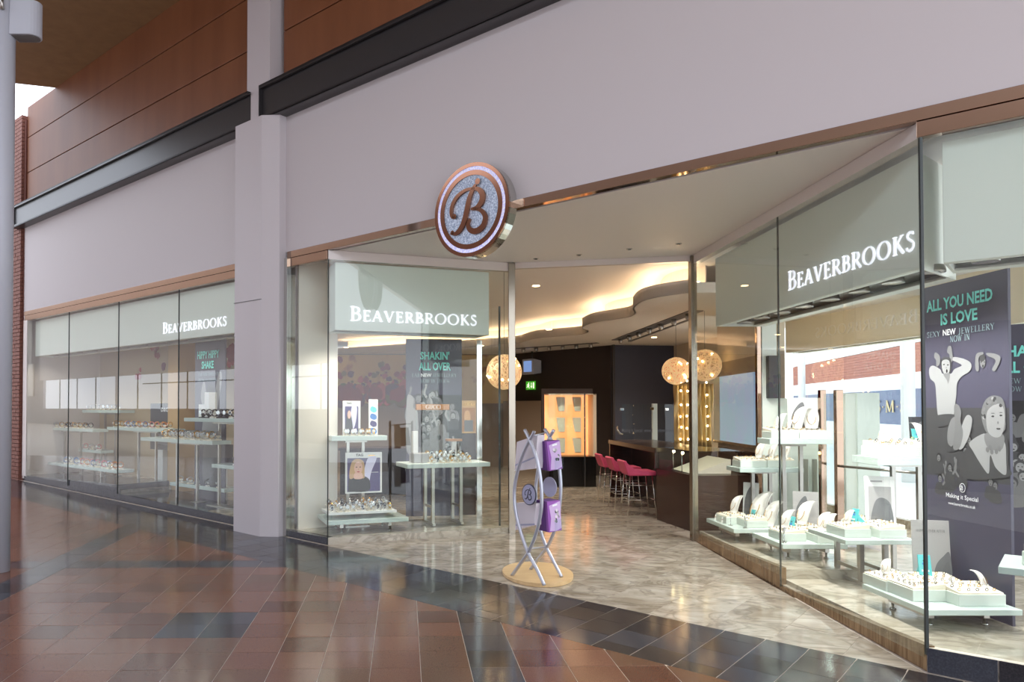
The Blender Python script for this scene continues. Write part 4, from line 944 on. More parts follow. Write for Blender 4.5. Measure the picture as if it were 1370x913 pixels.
# white pole with up-light at the far left
pp = P(-3, 766, .0); pz = zf(pp.x, pp.y); t = thing('mall_pole', 'thick pale painted round pole cut by the left frame edge', 'pole', (pp.x, pp.y, pz))
b = MB(); b.lathe([(.105, 0), (.105, 7.6)], (pp.x, pp.y, pz), 'pole_paint', 28); build('shaft', b, t)
b = MB(); b.tube([PY(1, -8, pp.y - .12), PY(3, 12, pp.y - .12)], .02, 'brushed_steel', 8); build('clip', b, t)
a = PY(20, 22, pp.y); c = PY(54, 22, pp.y); lz0 = PY(40, 50, pp.y).z; lz1 = PY(40, 4, pp.y).z
lt = thing('pole_light', 'flattened pale metal up-and-down light fixed to the pole at the upper left', 'light', (a.x, a.y, lz0))
ov = [(pp.x + .09, pp.y - .07)] + [(c.x - .09 + cos(radians(k)) * .09, pp.y + .09 * sin(radians(k)) + .02) for k in range(-90, 91, 18)] + [(pp.x + .09, pp.y + .11)]
b = MB(); b.prism(ov, lz0, lz1, 'pole_paint'); build('housing', b, lt, .006)
b = MB(); b.prism([(x * .9 + .1 * (a.x + c.x) / 2, y * .8 + .2 * (pp.y + .02)) for x, y in ov], lz0 - .006, lz0, 'track_grey'); build('louvre', b, lt)

# ================================================================== INSIDE THE SHOP
ZSH = .012
# bar stools
def stool(loc, label):
    t = thing('bar_stool', label, 'stool', loc, 0, 'pink bar stools at the counter')
    b = MB(); b.box((-.2, -.21, .60), (.21, .21, .67), 'pink_fabric'); b.v = [wm(t) @ v for v in b.v]; build('seat', b, t, .02)
    b = MB(); pr_ = [(-.2, .62), (-.26, .84), (-.22, .85), (-.15, .64)]
    b.hexa([(-.205, -.21, .62), (-.15, -.21, .64), (-.15, .21, .64), (-.205, .21, .62), (-.27, -.2, .81), (-.225, -.2, .82), (-.225, .2, .82), (-.27, .2, .81)], 'pink_fabric'); b.v = [wm(t) @ v for v in b.v]; build('backrest', b, t, .015)
    for k in (-1, 1):
        b = MB(); b.hexa([(-.2, k * .2 - .015, .66), (.14, k * .2 - .015, .66), (.14, k * .2 + .015, .66), (-.2, k * .2 + .015, .66), (-.25, k * .2 - .015, .81), (-.1, k * .2 - .015, .69), (-.1, k * .2 + .015, .69), (-.25, k * .2 + .015, .81)], 'pink_fabric'); b.v = [wm(t) @ v for v in b.v]; build('side_wing', b, t)
    for x in (-1, 1):
        for y in (-1, 1):
            b = MB(); b.tube([(x * .16, y * .16, .61), (x * .21, y * .2, 0)], .011, 'chrome', 8); b.v = [wm(t) @ v for v in b.v]; build('leg', b, t)
    for z in (.46, .25):
        b = MB(); k = .16 + .05 * (.6 - z) / .6
        b.tube([(-k, -k, z), (k, -k, z)], .006, 'chrome', 6); b.tube([(k, -k, z), (k, k, z)], .006, 'chrome', 6) if z < .3 else None; b.tube([(k, k, z), (-k, k, z)], .006, 'chrome', 6); b.tube([(-k, k, z), (-k, -k, z)], .006, 'chrome', 6); b.v = [wm(t) @ v for v in b.v]; build('footrest', b, t)
for y, l in ((10.85, 'pink low-back bar stool nearest the entrance at the dark counter'), (11.6, 'middle one of the three pink bar stools at the dark counter'), (12.35, 'pink bar stool farthest from the entrance at the dark counter')): stool((3.08, y, ZSH), l)
# counter with glass showcase end
t = thing('counter', 'dark wooden counter with a glass showcase end, behind the pink stools', 'counter', (3.4, 10.6, ZSH))
b = MB(); b.prism([(3.22, 10.42), (3.36, 9.3), (4.1, 9.35), (4.0, 10.42)], ZSH, .74, 'dark_wood'); build('showcase_base', b, t, .004)
b = MB(); b.prism([(3.62, 13.1), (3.62, 10.43), (4.0, 10.43), (4.0, 13.1)], ZSH, .98, 'dark_wood'); build('body', b, t)
b = MB(); b.prism([(3.2, 13.15), (3.2, 10.43), (4.02, 10.43), (4.02, 13.15)], .96, 1.03, 'dark_wood'); build('worktop', b, t, .004)
b = MB(); b.box((3.2, 10.43, .74), (3.6, 10.46, .96), 'dark_wood'); build('front_end_panel', b, t)
b = MB(); b.box((3.22, 13.1, ZSH), (3.62, 13.15, .96), 'dark_wood'); build('back_end_panel', b, t)
b = MB(); b.prism([(3.24, 10.4), (3.375, 9.32), (4.08, 9.37), (3.98, 10.4)], 1.035, 1.047, 'clear_acrylic'); b.wallseg((3.235, 10.42), (3.37, 9.31), .745, 1.033, -.008, 'clear_acrylic'); build('showcase_glass', b, t)
b = MB(); b.hexa([(3.4, 9.5, .745), (3.9, 9.5, .745), (3.9, 10.3, .745), (3.4, 10.3, .745), (3.45, 9.5, .76), (3.9, 9.5, .93), (3.9, 10.3, .93), (3.45, 10.3, .76)], 'cream_pad'); build('sloping_pad', b, t)
for y in (9.75, 10.1):
    b = MB(); b.tube([(3.35, y, .745), (3.35, y, 1.0)], .006, 'chrome', 6); b.ball((3.36, y, 1.0), .018, 'bulb'); build('case_lamp', b, t)
# pendant globes of tangled wire
def globe(c, r, label):
    t = thing('pendant_globe', label, 'pendant light', c + Z * r); rg = random.Random(int(c.y * 100)); 
    b = MB()
    for k in range(46):                # wire hoops at all angles
        a1, a2, a3 = [rg.uniform(0, 2 * pi) for _ in range(3)]; R = Matrix.Rotation(a1, 4, 'X') @ Matrix.Rotation(a2, 4, 'Y') @ Matrix.Rotation(a3, 4, 'Z'); o = len(b.v); k0 = rg.uniform(.0, .55) * r
        b.torus((0, 0, k0), sqrt(r * r - k0 * k0), .0045, 'globe_wire', 'z', 22, 4); b.v[o:] = [c + R @ v for v in b.v[o:]]
    build('wire_shell', b, t)['kind'] = 'stuff'
    b = MB(); b.ball(c, r * .9, 'globe_core', 20, 14); build('inner_mesh', b, t)
    for k in range(12):
        a, z = rg.uniform(0, 2 * pi), rg.uniform(-.85, .85); q = sqrt(1 - z * z); b = MB(); b.ball(c + Vector((cos(a) * q, sin(a) * q, z)) * r * .97, .016, 'bulb', 8, 6); build('bulb', b, t)
    b = MB(); b.tube([c + Z * r, Vector((c.x, c.y, ZC if c.y > 9.9 else ZS))], .003, 'track_grey', 5); build('cord', b, t)
mat('globe_core', (226, 190, 150), .5, emit=(240, 190, 130), es=.35, noise=(26, (150, 112, 80), .42, .58))
globe(PY(904.5, 496.6, 12.0), .222, 'wire globe pendant hanging over the counter, left of the right door post')
globe(PY(674.5, 498, 9.75), .232, 'wire globe pendant hanging behind the left door post')
globe(PY(943, 489, 10.9), .235, 'extra wire globe pendant standing in for a reflection right of the door post')  # reflected globe, built as an extra solid pendant
# glowing display cabinet in front of the dark wall
cY = 14.7; x0 = PY(734, 560, cY).x; x1 = PY(798, 560, cY).x; zt = PY(760, 527, cY).z; zb = PY(760, 611, cY).z
t = thing('display_cabinet', 'tall glass display cabinet glowing amber in front of the dark back wall', 'cabinet', ((x0 + x1) / 2, cY + .2, ZSH))
b = MB(); b.box((x0 + .1, cY + .05, ZSH), (x1, cY + .6, zb - .02), 'black_gloss'); build('plinth', b, t)
b = MB(); b.box((x0 - .05, cY + .56, ZSH), (x1 + .05, cY + .66, 2.0), 'dark_wall'); build('back_board', b, t)
b = MB(); b.box((x0, cY + .5, zb), (x1, cY + .54, zt), 'cabinet_glow'); build('glowing_back', b, t)
b = MB(); b.box((x1 - .06, cY, zb), (x1 + .0, cY + .5, zt), 'beige_wall'); b.box((x0, cY, zt - .02), (x1, cY + .5, zt), 'beige_wall'); build('case_side', b, t)
b = MB(); b.box((x0, cY, zb - .02), (x1, cY + .5, zb), 'dark_wood'); build('case_floor', b, t)
xm = PY(782, 560, cY).x
b = MB(); b.box((x0, cY - .012, zb), (xm, cY - .004, zt), 'clear_acrylic'); build('glass_front', b, t)
b = MB(); b.box((xm - .012, cY - .03, .03), (xm + .012, cY - .013, zt + .02), 'black_steel'); build('door_stile', b, t)
for z in (.25, .45, .62, .8): b = MB(); b.ball((xm, cY - .035, zb + (zt - zb) * z), .018, 'chrome', 8, 6); build('hinge', b, t)
for k in range(2):
    for j in range(3):
        z = zb + .06 + j * (zt - zb) / 3; x = x0 + .3 + k * .33
        b = MB(); b.hexa([(x - .07, cY + .2, z), (x + .07, cY + .2, z), (x + .05, cY + .3, z), (x - .05, cY + .3, z), (x - .1, cY + .32, z + .3), (x + .1, cY + .32, z + .3), (x + .08, cY + .4, z + .3), (x - .08, cY + .4, z + .3)], 'cream_pad'); o = build('necklace_pad', b, None, .02)
        tag(o, 'cream necklace pad in the glowing cabinet, %s row, %s' % (('bottom', 'middle', 'top')[j], ('left', 'right')[k]), 'display pad', 'pads in the glowing cabinet')
# monitor and exit sign on the dark wall
dwn = Vector((2.9, 1.99, 0)).normalized(); dwd = Vector((1.99, -2.9, 0)).normalized()
def onwall(px, py, off=.06): return PL(px, py, Vector((2.2, 19.8, 0)) - dwn * off, dwn)
p = onwall(706, 491, .35); t = thing('monitor', 'small grey ceiling-hung monitor with a blue picture above the exit sign', 'monitor', p)
b = MB(); s0 = .21
b.hexa([p + dwd * -s0 - Z * .2, p + dwd * s0 - Z * .2, p + dwd * s0 + dwn * .28 - Z * .16, p - dwd * s0 + dwn * .28 - Z * .16, p - dwd * s0 + Z * .2, p + dwd * s0 + Z * .2, p + dwd * s0 + dwn * .28 + Z * .16, p - dwd * s0 + dwn * .28 + Z * .16], 'pole_paint'); build('casing', b, t, .01)
b = MB(); b.flat([p + dwd * x + Z * z - dwn * .005 for x, z in ((-.15, -.13), (.15, -.13), (.15, .15), (-.15, .15))], 'screen_blue'); build('screen', b, t)
b = MB(); b.tube([p + dwn * .15 + Z * .18, p + dwn * .15 + Z * (ZC - p.z)], .02, 'black_steel'); build('bracket', b, t)
p = onwall(709.5, 516, .05); t = thing('exit_sign', 'green lit emergency exit sign with running figure and arrow on the dark wall', 'sign', p)
b = MB(); q = [p + dwd * x + Z * z for x, z in ((-.17, -.11), (.17, -.11), (.17, .11), (-.17, .11))]; b.flat(q, 'exit_green', dwn, .03); build('sign_box', b, t)
L = lambda x, z, d=.004: p + dwd * x + Z * z - dwn * d
b = MB(); b.flat([L(.1, -.075), L(.15, -.075), L(.15, .075), L(.1, .075)], 'exit_white'); build('door_symbol', b, t)
b = MB(); b.flat([L(.03, .07), L(.05, .07), L(.05, -.02), L(.075, -.02), L(.04, -.075), L(.005, -.02), L(.03, -.02)], 'exit_white'); build('arrow_symbol', b, t)
b = MB(); b.flat([L(-.06 + cos(a) * .018, .06 + sin(a) * .018) for a in [k * pi / 4 for k in range(8)]], 'exit_white'); b.flat([L(-.09, .03), L(-.05, .04), L(-.03, .0), L(-.05, -.03), L(-.02, -.075), L(-.045, -.075), L(-.08, -.03), L(-.13, -.06), L(-.14, -.04), L(-.09, -.01), L(-.1, .01), L(-.13, .0), L(-.13, .02)], 'exit_white'); build('running_figure', b, t)
# glass door in front of the blue wall
gY = 14.0; gx = lambda px: PY(px, 560, gY).x; zt = PY(850, 541, gY).z
t = thing('glass_door', 'frameless glass door with chrome post in front of the dark blue wall', 'door', (gx(850), gY, ZSH))
b = MB(); b.box((gx(832), gY, .02), (gx(871), gY + .012, zt), 'clear_acrylic'); build('leaf', b, t)
b = MB(); b.box((gx(880), gY, .02), (gx(910), gY + .012, zt), 'clear_acrylic'); build('side_glass', b, t)
b = MB(); b.box((gx(872.5), gY - .03, .02), (gx(879), gY + .04, zt + .01), 'shelf_white'); build('post', b, t, .006)
for px, py in ((832, 548), (872, 547), (892, 548)): b = MB(); c = PY(px, py, gY - .02); b.cbox(c, (.07, .03, .05), 'chrome'); build('clamp', b, t, .004)
a, c = PY(826, 571, gY - .05), PY(829, 580, gY - .05); b = MB(); b.tube([a, a.lerp(c, .5) + Vector((-.03, -.05, 0)), c, c + Vector((.06, 0, -.02))], .018, 'chrome'); build('handle', b, t)
mat('frost_text', (120, 126, 140), .5)
block_text('Making it Special  www.beaverbrooks.co.uk', PY(832, 580, gY - .01), Vector((1, 0, 0)), Z, Vector((0, -1, 0)), .09, gx(905) - gx(832), 'frost_text', t, .004)
# gold drape with light strings
t = thing('light_curtain', 'tall crumpled gold drape with strings of tiny bulbs behind the counter', 'drape', (4.55, 12.75, ZSH))
xa, xb = PY(903, 560, 12.7).x, PY(953, 560, 12.7).x; b = MB(); N = 40
vs = []
for j in range(9):
    for i in range(N + 1):
        x = xa + (xb - xa) * i / N; vs.append((x, 12.7 + .06 * sin(i * 1.3 + j * .25) + .03 * sin(i * 3.1 + j), .9 + (2.02 - .9) * j / 8))
b.add(vs, [(j * (N + 1) + i, j * (N + 1) + i + 1, (j + 1) * (N + 1) + i + 1, (j + 1) * (N + 1) + i) for j in range(8) for i in range(N)], 'gold_drape', True); o = build('drape', b, t)
o.modifiers.new('solid', 'SOLIDIFY').thickness = .01
b = MB(); b.box((xa - .02, 12.6, ZSH), (xb + .05, 12.95, .9), 'dark_wood'); build('plinth', b, t)
for px in (911, 920, 946):
    for py in (512, 526, 542, 556, 572, 588): b = MB(); b.ball(PY(px + random.uniform(-1, 1), py + random.uniform(-3, 3), 12.55), .017, 'bulb', 8, 6); build('bulb', b, t)
# partition with light box, seen through the splayed window
qa, qb = Vector((4.28, 9.0, 0)), Vector((4.52, 11.5, 0)); qn = Vector((-(qb - qa).y, (qb - qa).x, 0)).normalized()
b = MB(); b.wallseg(qa, qb, ZSH, 1.0, -.08, 'dark_wood'); b.wallseg(qa, qb, 1.0, 2.3, -.08, 'taupe'); b.wallseg(qa, qb, 2.3, ZC, -.08, 'beige_wall'); struct('wall_partition', b)
t = thing('light_box', 'pale blue light box panel on the taupe partition right of the gold drape', 'light box', (qa + qb) / 2 + Z * 1.1)
A_l, B_l = PL(1011, 550, qa + qn * .0, qn), PL(958, 550, qa, qn)
b = MB(); b.wallseg((A_l.x, A_l.y), (B_l.x, B_l.y), 1.1, 2.08, .03, 'lightbox'); o = build('lit_panel', b, t)
b = MB(); m_ = A_l.lerp(B_l, .83); b.wallseg((m_.x, m_.y), (B_l.x, B_l.y), 1.1, 2.08, .034, 'pelmet'); build('pale_strip', b, t)
b = MB(); b.wallseg((A_l.x, A_l.y - .02), (B_l.x, B_l.y), 1.06, 1.1, .05, 'bronze_plinth'); build('sill', b, t)
# bronze and pale pillars
def pillar(px0, px1, Y, z0, z1, m, label, cat='pillar', d=.06):
    x0, x1 = PY(px0, 546, Y).x, PY(px1, 546, Y).x; b = MB(); b.box((x0, Y, z0), (x1, Y + d, z1), m); o = build(cat.replace(' ', '_'), b, None, .004); return tag(o, label, cat)
pillar(1013.5, 1019, 8.9, .135, ZS - .01, 'bronze_mirror', 'slim polished bronze pillar at the end of the taupe partition')
pillar(1020, 1040, 8.92, .135, ZS - .01, 'pelmet', 'full-height pale green panel right of the slim bronze pillar', 'panel')
pillar(1040, 1100, 8.96, .135, PY(1070, 533, 8.96).z, 'tray_mint', 'waist-high pale mint panel behind the necklace shelves', 'panel')
for k, px in enumerate((1046, 1075, 1087)):
    pillar(px, px + 6, 8.86, .135, .98, 'brushed_steel', 'grey upright strip on the pale mint panel, %s of three' % ('left', 'middle', 'right')[k], 'upright', .03)
pillar(1098, 1105.5, 8.0, .05, PY(1100, 522, 8.0).z, 'bronze_mirror', 'bronze upright left of the clear glass fin', 'upright')
pillar(1119, 1128.5, 7.9, .05, PY(1120, 522, 7.9).z, 'bronze_mirror', 'bronze upright right of the clear glass fin', 'upright')
b = MB(); x0, x1 = PY(1106, 546, 7.97).x, PY(1118, 546, 7.97).x; b.box((x0, 7.97, .05), (x1, 7.98, PY(1110, 527, 7.97).z), 'clear_acrylic'); tag(build('glass_fin', b), 'clear glass fin between the two bronze uprights', 'glass panel')
pillar(1131, 1147, 8.3, .05, PY(1140, 527, 8.3).z, 'tray_mint', 'mint side of the tall display pillar', 'panel'); pillar(1147, 1177, 8.28, .05, PY(1140, 526, 8.3).z, 'shelf_white', 'tall white display pillar behind the watch picture card', 'pillar', .3)
b = MB(); a, c = PY(1124, 624, 7.89), PY(1237, 634, 6.86); b.tube([a, c], .014, 'brushed_steel', 8); tag(build('chrome_rail', b), 'thin steel rail running behind the white shelf and display pillar', 'rail')
x0, x1 = PY(1036, 500, 8.7).x, PY(1052, 500, 8.7).x; b = MB(); b.box((x0, 8.84, PY(1040, 533, 8.84).z), (x1, 8.9195, PY(1040, 476, 8.84).z), 'card_dark'); t = build('hanging_box', b, None, .004); tag(t, 'small dark hanging showcase box in front of the pale green panel', 'showcase')
# mirror fin in the bay
x0, x1 = PY(638, 600, 9.95).x, PY(645, 600, 9.95).x; b = MB(); b.box((x0, 9.95, ZG), (x1, 9.97, 2.52), 'chrome'); tag(build('mirror_strip', b, None, .002), 'narrow mirror strip standing in the bay window right of the navy poster', 'mirror')
for px, Y, z1 in ((668.5, 9.35, 2.9),):
    x = PY(px, 600, Y).x; b = MB(); b.box((x - .012, Y, ZG), (x + .012, Y + .02, z1), 'dark_seal'); tag(build('glass_edge_post', b), 'dark thin upright beside the left door post', 'upright')
# dark cabinets inside, behind the bay
for px0, px1, y0, Y, lab in ((455, 545, 600, 13.5, 'low dark cabinet inside the shop behind the left bay window'), (545, 640, 606, 12.6, 'low dark cabinet inside the shop behind the poster and bay table')):
    x0, x1 = PY(px0, 600, Y).x, PY(px1, 600, Y).x; z1 = PY(px0, y0, Y).z
    t = thing('low_cabinet', lab, 'cabinet', ((x0 + x1) / 2, Y + .3, ZSH)); b = MB(); b.box((x0, Y, ZSH), (x1, Y + .6, z1 - .04), 'black_gloss'); build('body', b, t)
    b = MB(); b.box((x0 - .03, Y - .03, z1 - .04), (x1 + .03, Y + .63, z1), 'dark_wood'); build('top', b, t)
# added ceiling lamps that brighten the shop interior, none of them seen
for i, (x, y, e) in enumerate(((1.6, 11.0, 50), (2.2, 13.5, 50), (-.5, 14.5, 45), (-2.0, 17.5, 45), (4.6, 15.0, 45), (5.2, 10.8, 60), (1.2, 17.0, 40))):
    zc = ZC - .02 if i else ZS - .02
    b = MB(); b.lathe([(.05, -.008), (.055, 0)], (x, y, zc + .02), 'fill_lamp_warm', 16); tag(build('added_downlight', b), ('added warm downlight in the shop ceiling just inside the door', 'added warm downlight before the dark wall', 'added warm downlight before the mural', 'added warm downlight beside the mural', 'added warm downlight before the blue wall', 'added warm downlight over the right side of the shop', 'added warm downlight at the back of the shop')[i], 'downlight')
    l = bpy.data.lights.new('downlight_light', 'SPOT'); l.energy = e * 3.2; l.color = (1, .86, .68); l.spot_size = radians(125); l.spot_blend = .6; l.shadow_soft_size = .07
    lo = bpy.data.objects.new('downlight_light', l); COL.objects.link(lo); lo.location = (x, y, zc - .03)

# ================================================================== WINDOW DISPLAYS
ORD = ('first', 'second', 'third', 'fourth', 'fifth', 'sixth', 'seventh', 'eighth', 'ninth', 'tenth', 'eleventh', 'twelfth', 'thirteenth', 'fourteenth', 'fifteenth')
TONE = {'watch_steel': 'silver', 'watch_gold': 'golden', 'watch_dark': 'dark-strapped', 'watch_pink': 'pink', 'watch_orange': 'orange', 'watch_blue': 'blue', 'watch_black': 'black'}
ROWS = ('front', 'second', 'third', 'back')
def loc_build(name, mb, t, bevel=0.0):
    mb.v = [wm(t) @ v for v in mb.v]; return build(name, mb, t, bevel)
def platform(label, org, ax, ay, w, d, z, base, th, style, group=None, tm='shelf_mint'):
    """table or shelf; org = near left corner, ax along its front, ay to the back"""
    rz = math.atan2(ax.y, ax.x); c = org + ax * (w / 2) + ay * (d / 2); t = thing('display_table' if style != 'shelf' else 'display_shelf', label, 'table' if style != 'shelf' else 'shelf', (c.x, c.y, base), rz, group)
    h = z - base
    b = MB(); b.box((-w / 2, -d / 2, h - th), (w / 2, d / 2, h), tm); loc_build('tabletop', b, t, .004)
    if style == 'low':
        for s in (-1, 1):
            b = MB(); b.box((s * w * .3 - .02, -d * .3, h - th - .06), (s * w * .3 + .02, d * .3, h - th), 'brushed_steel'); loc_build('frame', b, t)
            for q in (-1, 1): b = MB(); b.lathe([(.022, 0), (.022, .012), (.01, .014), (.01, h - th - .05)], (s * w * .3, q * d * .27, 0), 'chrome', 10); loc_build('foot', b, t)
    elif style == 'tall':
        for s in (-1, 1):
            x = s * w * .17
            for q in (-1, 1): b = MB(); b.box((x - .019, q * d * .3 - .019, .03), (x + .019, q * d * .3 + .019, h - th), 'brushed_steel'); loc_build('leg', b, t)
            b = MB(); b.box((x - .018, -d * .42, .012), (x + .018, d * .42, .04), 'brushed_steel'); loc_build('foot_rail', b, t)
            b = MB(); b.box((x - .012, -d * .29, h * .28), (x + .012, d * .29, h * .28 + .03), 'brushed_steel'); loc_build('cross_rail', b, t)
    elif style == 'shelf':
        for s in (-1, 1):
            b = MB(); b.box((s * w * .14 - .018, d * .2 - .018, 0), (s * w * .14 + .018, d * .2 + .018, h - th), 'brushed_steel'); loc_build('post', b, t)
        b = MB(); b.box((-w * .2, d * .05, h - th - .03), (w * .2, d * .35, h - th), 'brushed_steel'); loc_build('bracket', b, t)
        b = MB(); b.box((-w * .22, -d * .2, 0), (w * .22, d * .4, .012), 'brushed_steel'); loc_build('base_plate', b, t)
    return dict(org=org, ax=ax, ay=ay, w=w, d=d, z=z, rz=rz)
def on(T, fx, fy): p = T['org'] + T['ax'] * (T['w'] * fx) + T['ay'] * (T['d'] * fy); return Vector((p.x, p.y, T['z'] + .0005))
# ---- prototypes of the small goods, in their own coordinates (front towards -y)
def proto_parts(kind):
    r = {}
    if kind == 'bust':
        b = MB(); N = 9; vs = []
        for i in range(N):
            t = i / (N - 1); w = .055 * (.55 + .75 * sin(pi * min(1, t * 1.05 + .12)) ** .8) * (1 - .25 * t); z = .19 * sin(t * 1.75) / sin(1.75) * (1 if t < .9 else 1.0); y = .0 + .15 * t ** 1.8
            for x in (-1, -.5, 0, .5, 1): vs.append((x * w, y - .022 * (1 - x * x), .004 + z))
        f = [(i * 5 + j, i * 5 + j + 1, (i + 1) * 5 + j + 1, (i + 1) * 5 + j) for i in range(N - 1) for j in range(4)]
        o = len(vs); vs += [(v[0] * .92, v[1] + .014, v[2]) for v in vs]; f += [tuple(k + o for k in q[::-1]) for q in f]
        ring = [i * 5 for i in range(N)] + [(N - 1) * 5 + j for j in range(1, 5)] + [i * 5 + 4 for i in range(N - 2, -1, -1)] + [3, 2, 1]
        f += [(ring[i], ring[i] + o, ring[(i + 1) % len(ring)] + o, ring[(i + 1) % len(ring)]) for i in range(len(ring))]
        b.add(vs, f, 'bust_white', True); b.box((-.03, .0, 0), (.03, .1, .006), 'bust_white'); r['pad'] = b
        c = MB(); c.tube([(cos(a) * .036, -.018 + .05 * (.5 + .5 * sin(a)) - .012, .105 + sin(a) * .062) for a in [pi * .1 - k * (pi * 1.2) / 14 for k in range(15)]], .0024, 'gold', 5); c.ball((0, -.028, .042), .006, 'silver', 8, 6); r['necklace'] = c
    elif kind == 'tray':
        b = MB(); b.box((-.15, -.115, 0), (.15, .115, .075), 'tray_mint'); r['box'] = b
        c = MB(); c.hexa([(-.142, -.107, .0752), (.142, -.107, .0752), (.142, .107, .0752), (-.142, .107, .0752), (-.142, -.107, .084), (.142, -.107, .084), (.142, .107, .112), (-.142, .107, .112)], 'cream_pad'); r['pad'] = c
        d = MB(); rg = random.Random(3)
        for k in range(5):
            for j in range(3):
                x = -.115 + k * .056 + rg.uniform(-.008, .008); y = -.075 + j * .068; z = .088 + (y + .107) * .13
                d.torus((x, y, z + .006), .009, .0025, rg.choice(('gold', 'gold', 'silver', 'dark_strap')), 'y', 9, 4)
        r['rings'] = d
    elif kind == 'ring':
        b = MB(); b.lathe([(.016, 0), (.014, .004), (.009, .03), (.004, .05)], (0, 0, 0), 'bust_white', 10); r['cone'] = b
        c = MB(); c.torus((0, 0, .03), .0105, .002, 'gold', 'z', 10, 4); c.ball((0, -.012, .032), .005, 'silver', 6, 5); r['ring'] = c
    elif kind == 'earring':
        b = MB(); b.tube([(0, 0, 0), (0, 0, .07)], .0022, 'silver', 5); b.lathe([(.018, 0), (.016, .004)], (0, 0, 0), 'chrome', 10); r['stem'] = b
        c = MB(); c.ball((0, 0, .076), .009, 'silver', 8, 6); r['pearl'] = c
    elif kind.startswith('watch'):
        m = {'watch_steel': ('silver', 'cream_pad', 'poster_white'), 'watch_dark': ('dark_strap', 'bust_white', 'black_gloss'), 'watch_pink': ('watch_pink', 'bust_white', 'poster_white'), 'watch_orange': ('watch_orange', 'bust_white', 'gold'),
             'watch_blue': ('watch_blue', 'bust_white', 'silver'), 'watch_gold': ('gold', 'cream_pad', 'poster_white'), 'watch_black': ('black_gloss', 'black_gloss', 'silver')}[kind]
        b = MB(); b.box((-.03, -.03, 0), (.03, .03, .012), m[1]); b.hexa([(-.011, -.008, .012), (.011, -.008, .012), (.011, .012, .012), (-.011, .012, .012), (-.011, -.018, .05), (.011, -.018, .05), (.011, .03, .05), (-.011, .03, .05)], m[1]); r['cuff'] = b
        c = MB(); o = 0; c.torus((0, .004, .055), .034, .005, m[0], 'x' if False else 'y', 14, 5); R = Matrix.Rotation(pi / 2, 4, 'Z'); c.v = [Vector((v.y * 2.0 if False else (v.y) * 2.2, v.x, v.z)) for v in c.v]; r['strap'] = c
        d = MB(); N = 14; d.flat([(cos(2 * pi * k / N) * .021, -.034, .058 + sin(2 * pi * k / N) * .021) for k in range(N)], m[0] if m[0] in ('silver', 'gold') else 'silver', Vector((0, -1, 0)), .007); d.flat([(cos(2 * pi * k / N) * .016, -.0415, .058 + sin(2 * pi * k / N) * .016) for k in range(N)], m[2]); r['dial'] = d
    return r
PROTO = {}
NAME = {'bust': ('necklace_bust', 'display bust'), 'tray': ('jewellery_tray', 'tray'), 'ring': ('ring_cone', 'ring'), 'earring': ('earring_pin', 'earring')}
def put(kind, p, rz, label, group=None, sc=1.0):
    nm, cat = NAME.get(kind, ('wristwatch', 'watch'))
    if kind not in PROTO:
        t = thing(nm, label, cat, (0, 0, 0), 0, group); parts = proto_parts(kind)
        for k, mb in parts.items():
            o = build(k, mb, t, .003 if k in ('box',) else 0)
        t.location = p; t.rotation_euler = (0, 0, rz); t.scale = (sc, sc, sc); PROTO[kind] = t; return t
    r = copy_tree(PROTO[kind], p, rz, label, None, sc)
    if group: r['group'] = group
    elif 'group' in r: del r['group']
    return r
def card(label, p, rz, w, h, m, draw=None, cat='picture card', lean=.12, name='picture_card'):
    """upright show card standing at p, its face towards local -y"""
    t = thing(name, label, cat, p, rz)
    b = MB(); b.hexa([(-w / 2, 0, 0), (w / 2, 0, 0), (w / 2, .012, 0), (-w / 2, .012, 0), (-w / 2, lean * h, h), (w / 2, lean * h, h), (w / 2, lean * h + .012, h), (-w / 2, lean * h + .012, h)], m); loc_build('board', b, t)
    b = MB(); b.hexa([(-.03, .03, 0), (.03, .03, 0), (.03, .02 + lean * h + .06, 0), (-.03, .02 + lean * h + .06, 0), (-.03, .012 + lean * h * .6, h * .6), (.03, .012 + lean * h * .6, h * .6), (.03, .016 + lean * h * .62, h * .6), (-.03, .016 + lean * h * .62, h * .6)], m); loc_build('strut', b, t)
    if draw:
        M = wm(t); R3 = M.to_3x3(); ax = R3 @ Vector((1, 0, 0)); up = (R3 @ Vector((0, lean, 1))).normalized(); nv = ax.cross(up); nv = nv if nv.dot(R3 @ Vector((0, -1, 0))) > 0 else -nv
        sh = Sheet(M @ Vector((-w / 2, 0, 0)), ax, nv, up); draw(sh, w, h, t, ax, up, nv); sh.done(t)
    return t
def side(T, name, cnt): return name
# ---- right window: tables and shelves
XA, YA = Vector((1, 0, 0)), Vector((0, 1, 0))
RF = -pi / 2 + pi / 2                  # facing the street door (front towards -y)
RL = -pi / 2 - .0                      # facing the splayed glass (front towards -x)
T1 = platform('lowest pale display table nearest the right door post', Vector((3.26, 7.88, 0)), XA, YA, .52, .78, .30, .136, .045, 'low')
T2 = platform('second low display table from the right door post, beside the glass seam', Vector((3.36, 7.0, 0)), XA, YA, .62, .66, .30, .136, .045, 'low')
T3 = platform('knee-high display table with steel legs in front of the marble step', Vector((3.55, 6.28, 0)), XA, YA, .62, .62, .47, .051, .04, 'tall')
T4 = platform('large low mint display table at the corner of the right front window', Vector((3.43, 5.08, 0)), XA, YA, .66, .76, .205, .051, .04, 'low')
T5 = platform('chest-high pale shelf on a steel post above the lowest table', Vector((3.5, 8.28, 0)), XA, YA, .72, .38, .92, .136, .05, 'shelf')
T6 = platform('eye-level pale shelf on steel posts in front of the mint panel', Vector((3.64, 7.85, 0)), XA, YA, .68, .3, 1.27, .136, .06, 'shelf')
T7 = platform('wide pale shelf on two steel posts left of the navy poster', Vector((4.0, 6.55, 0)), XA, YA, .86, .4, 1.155, .051, .07, 'shelf')
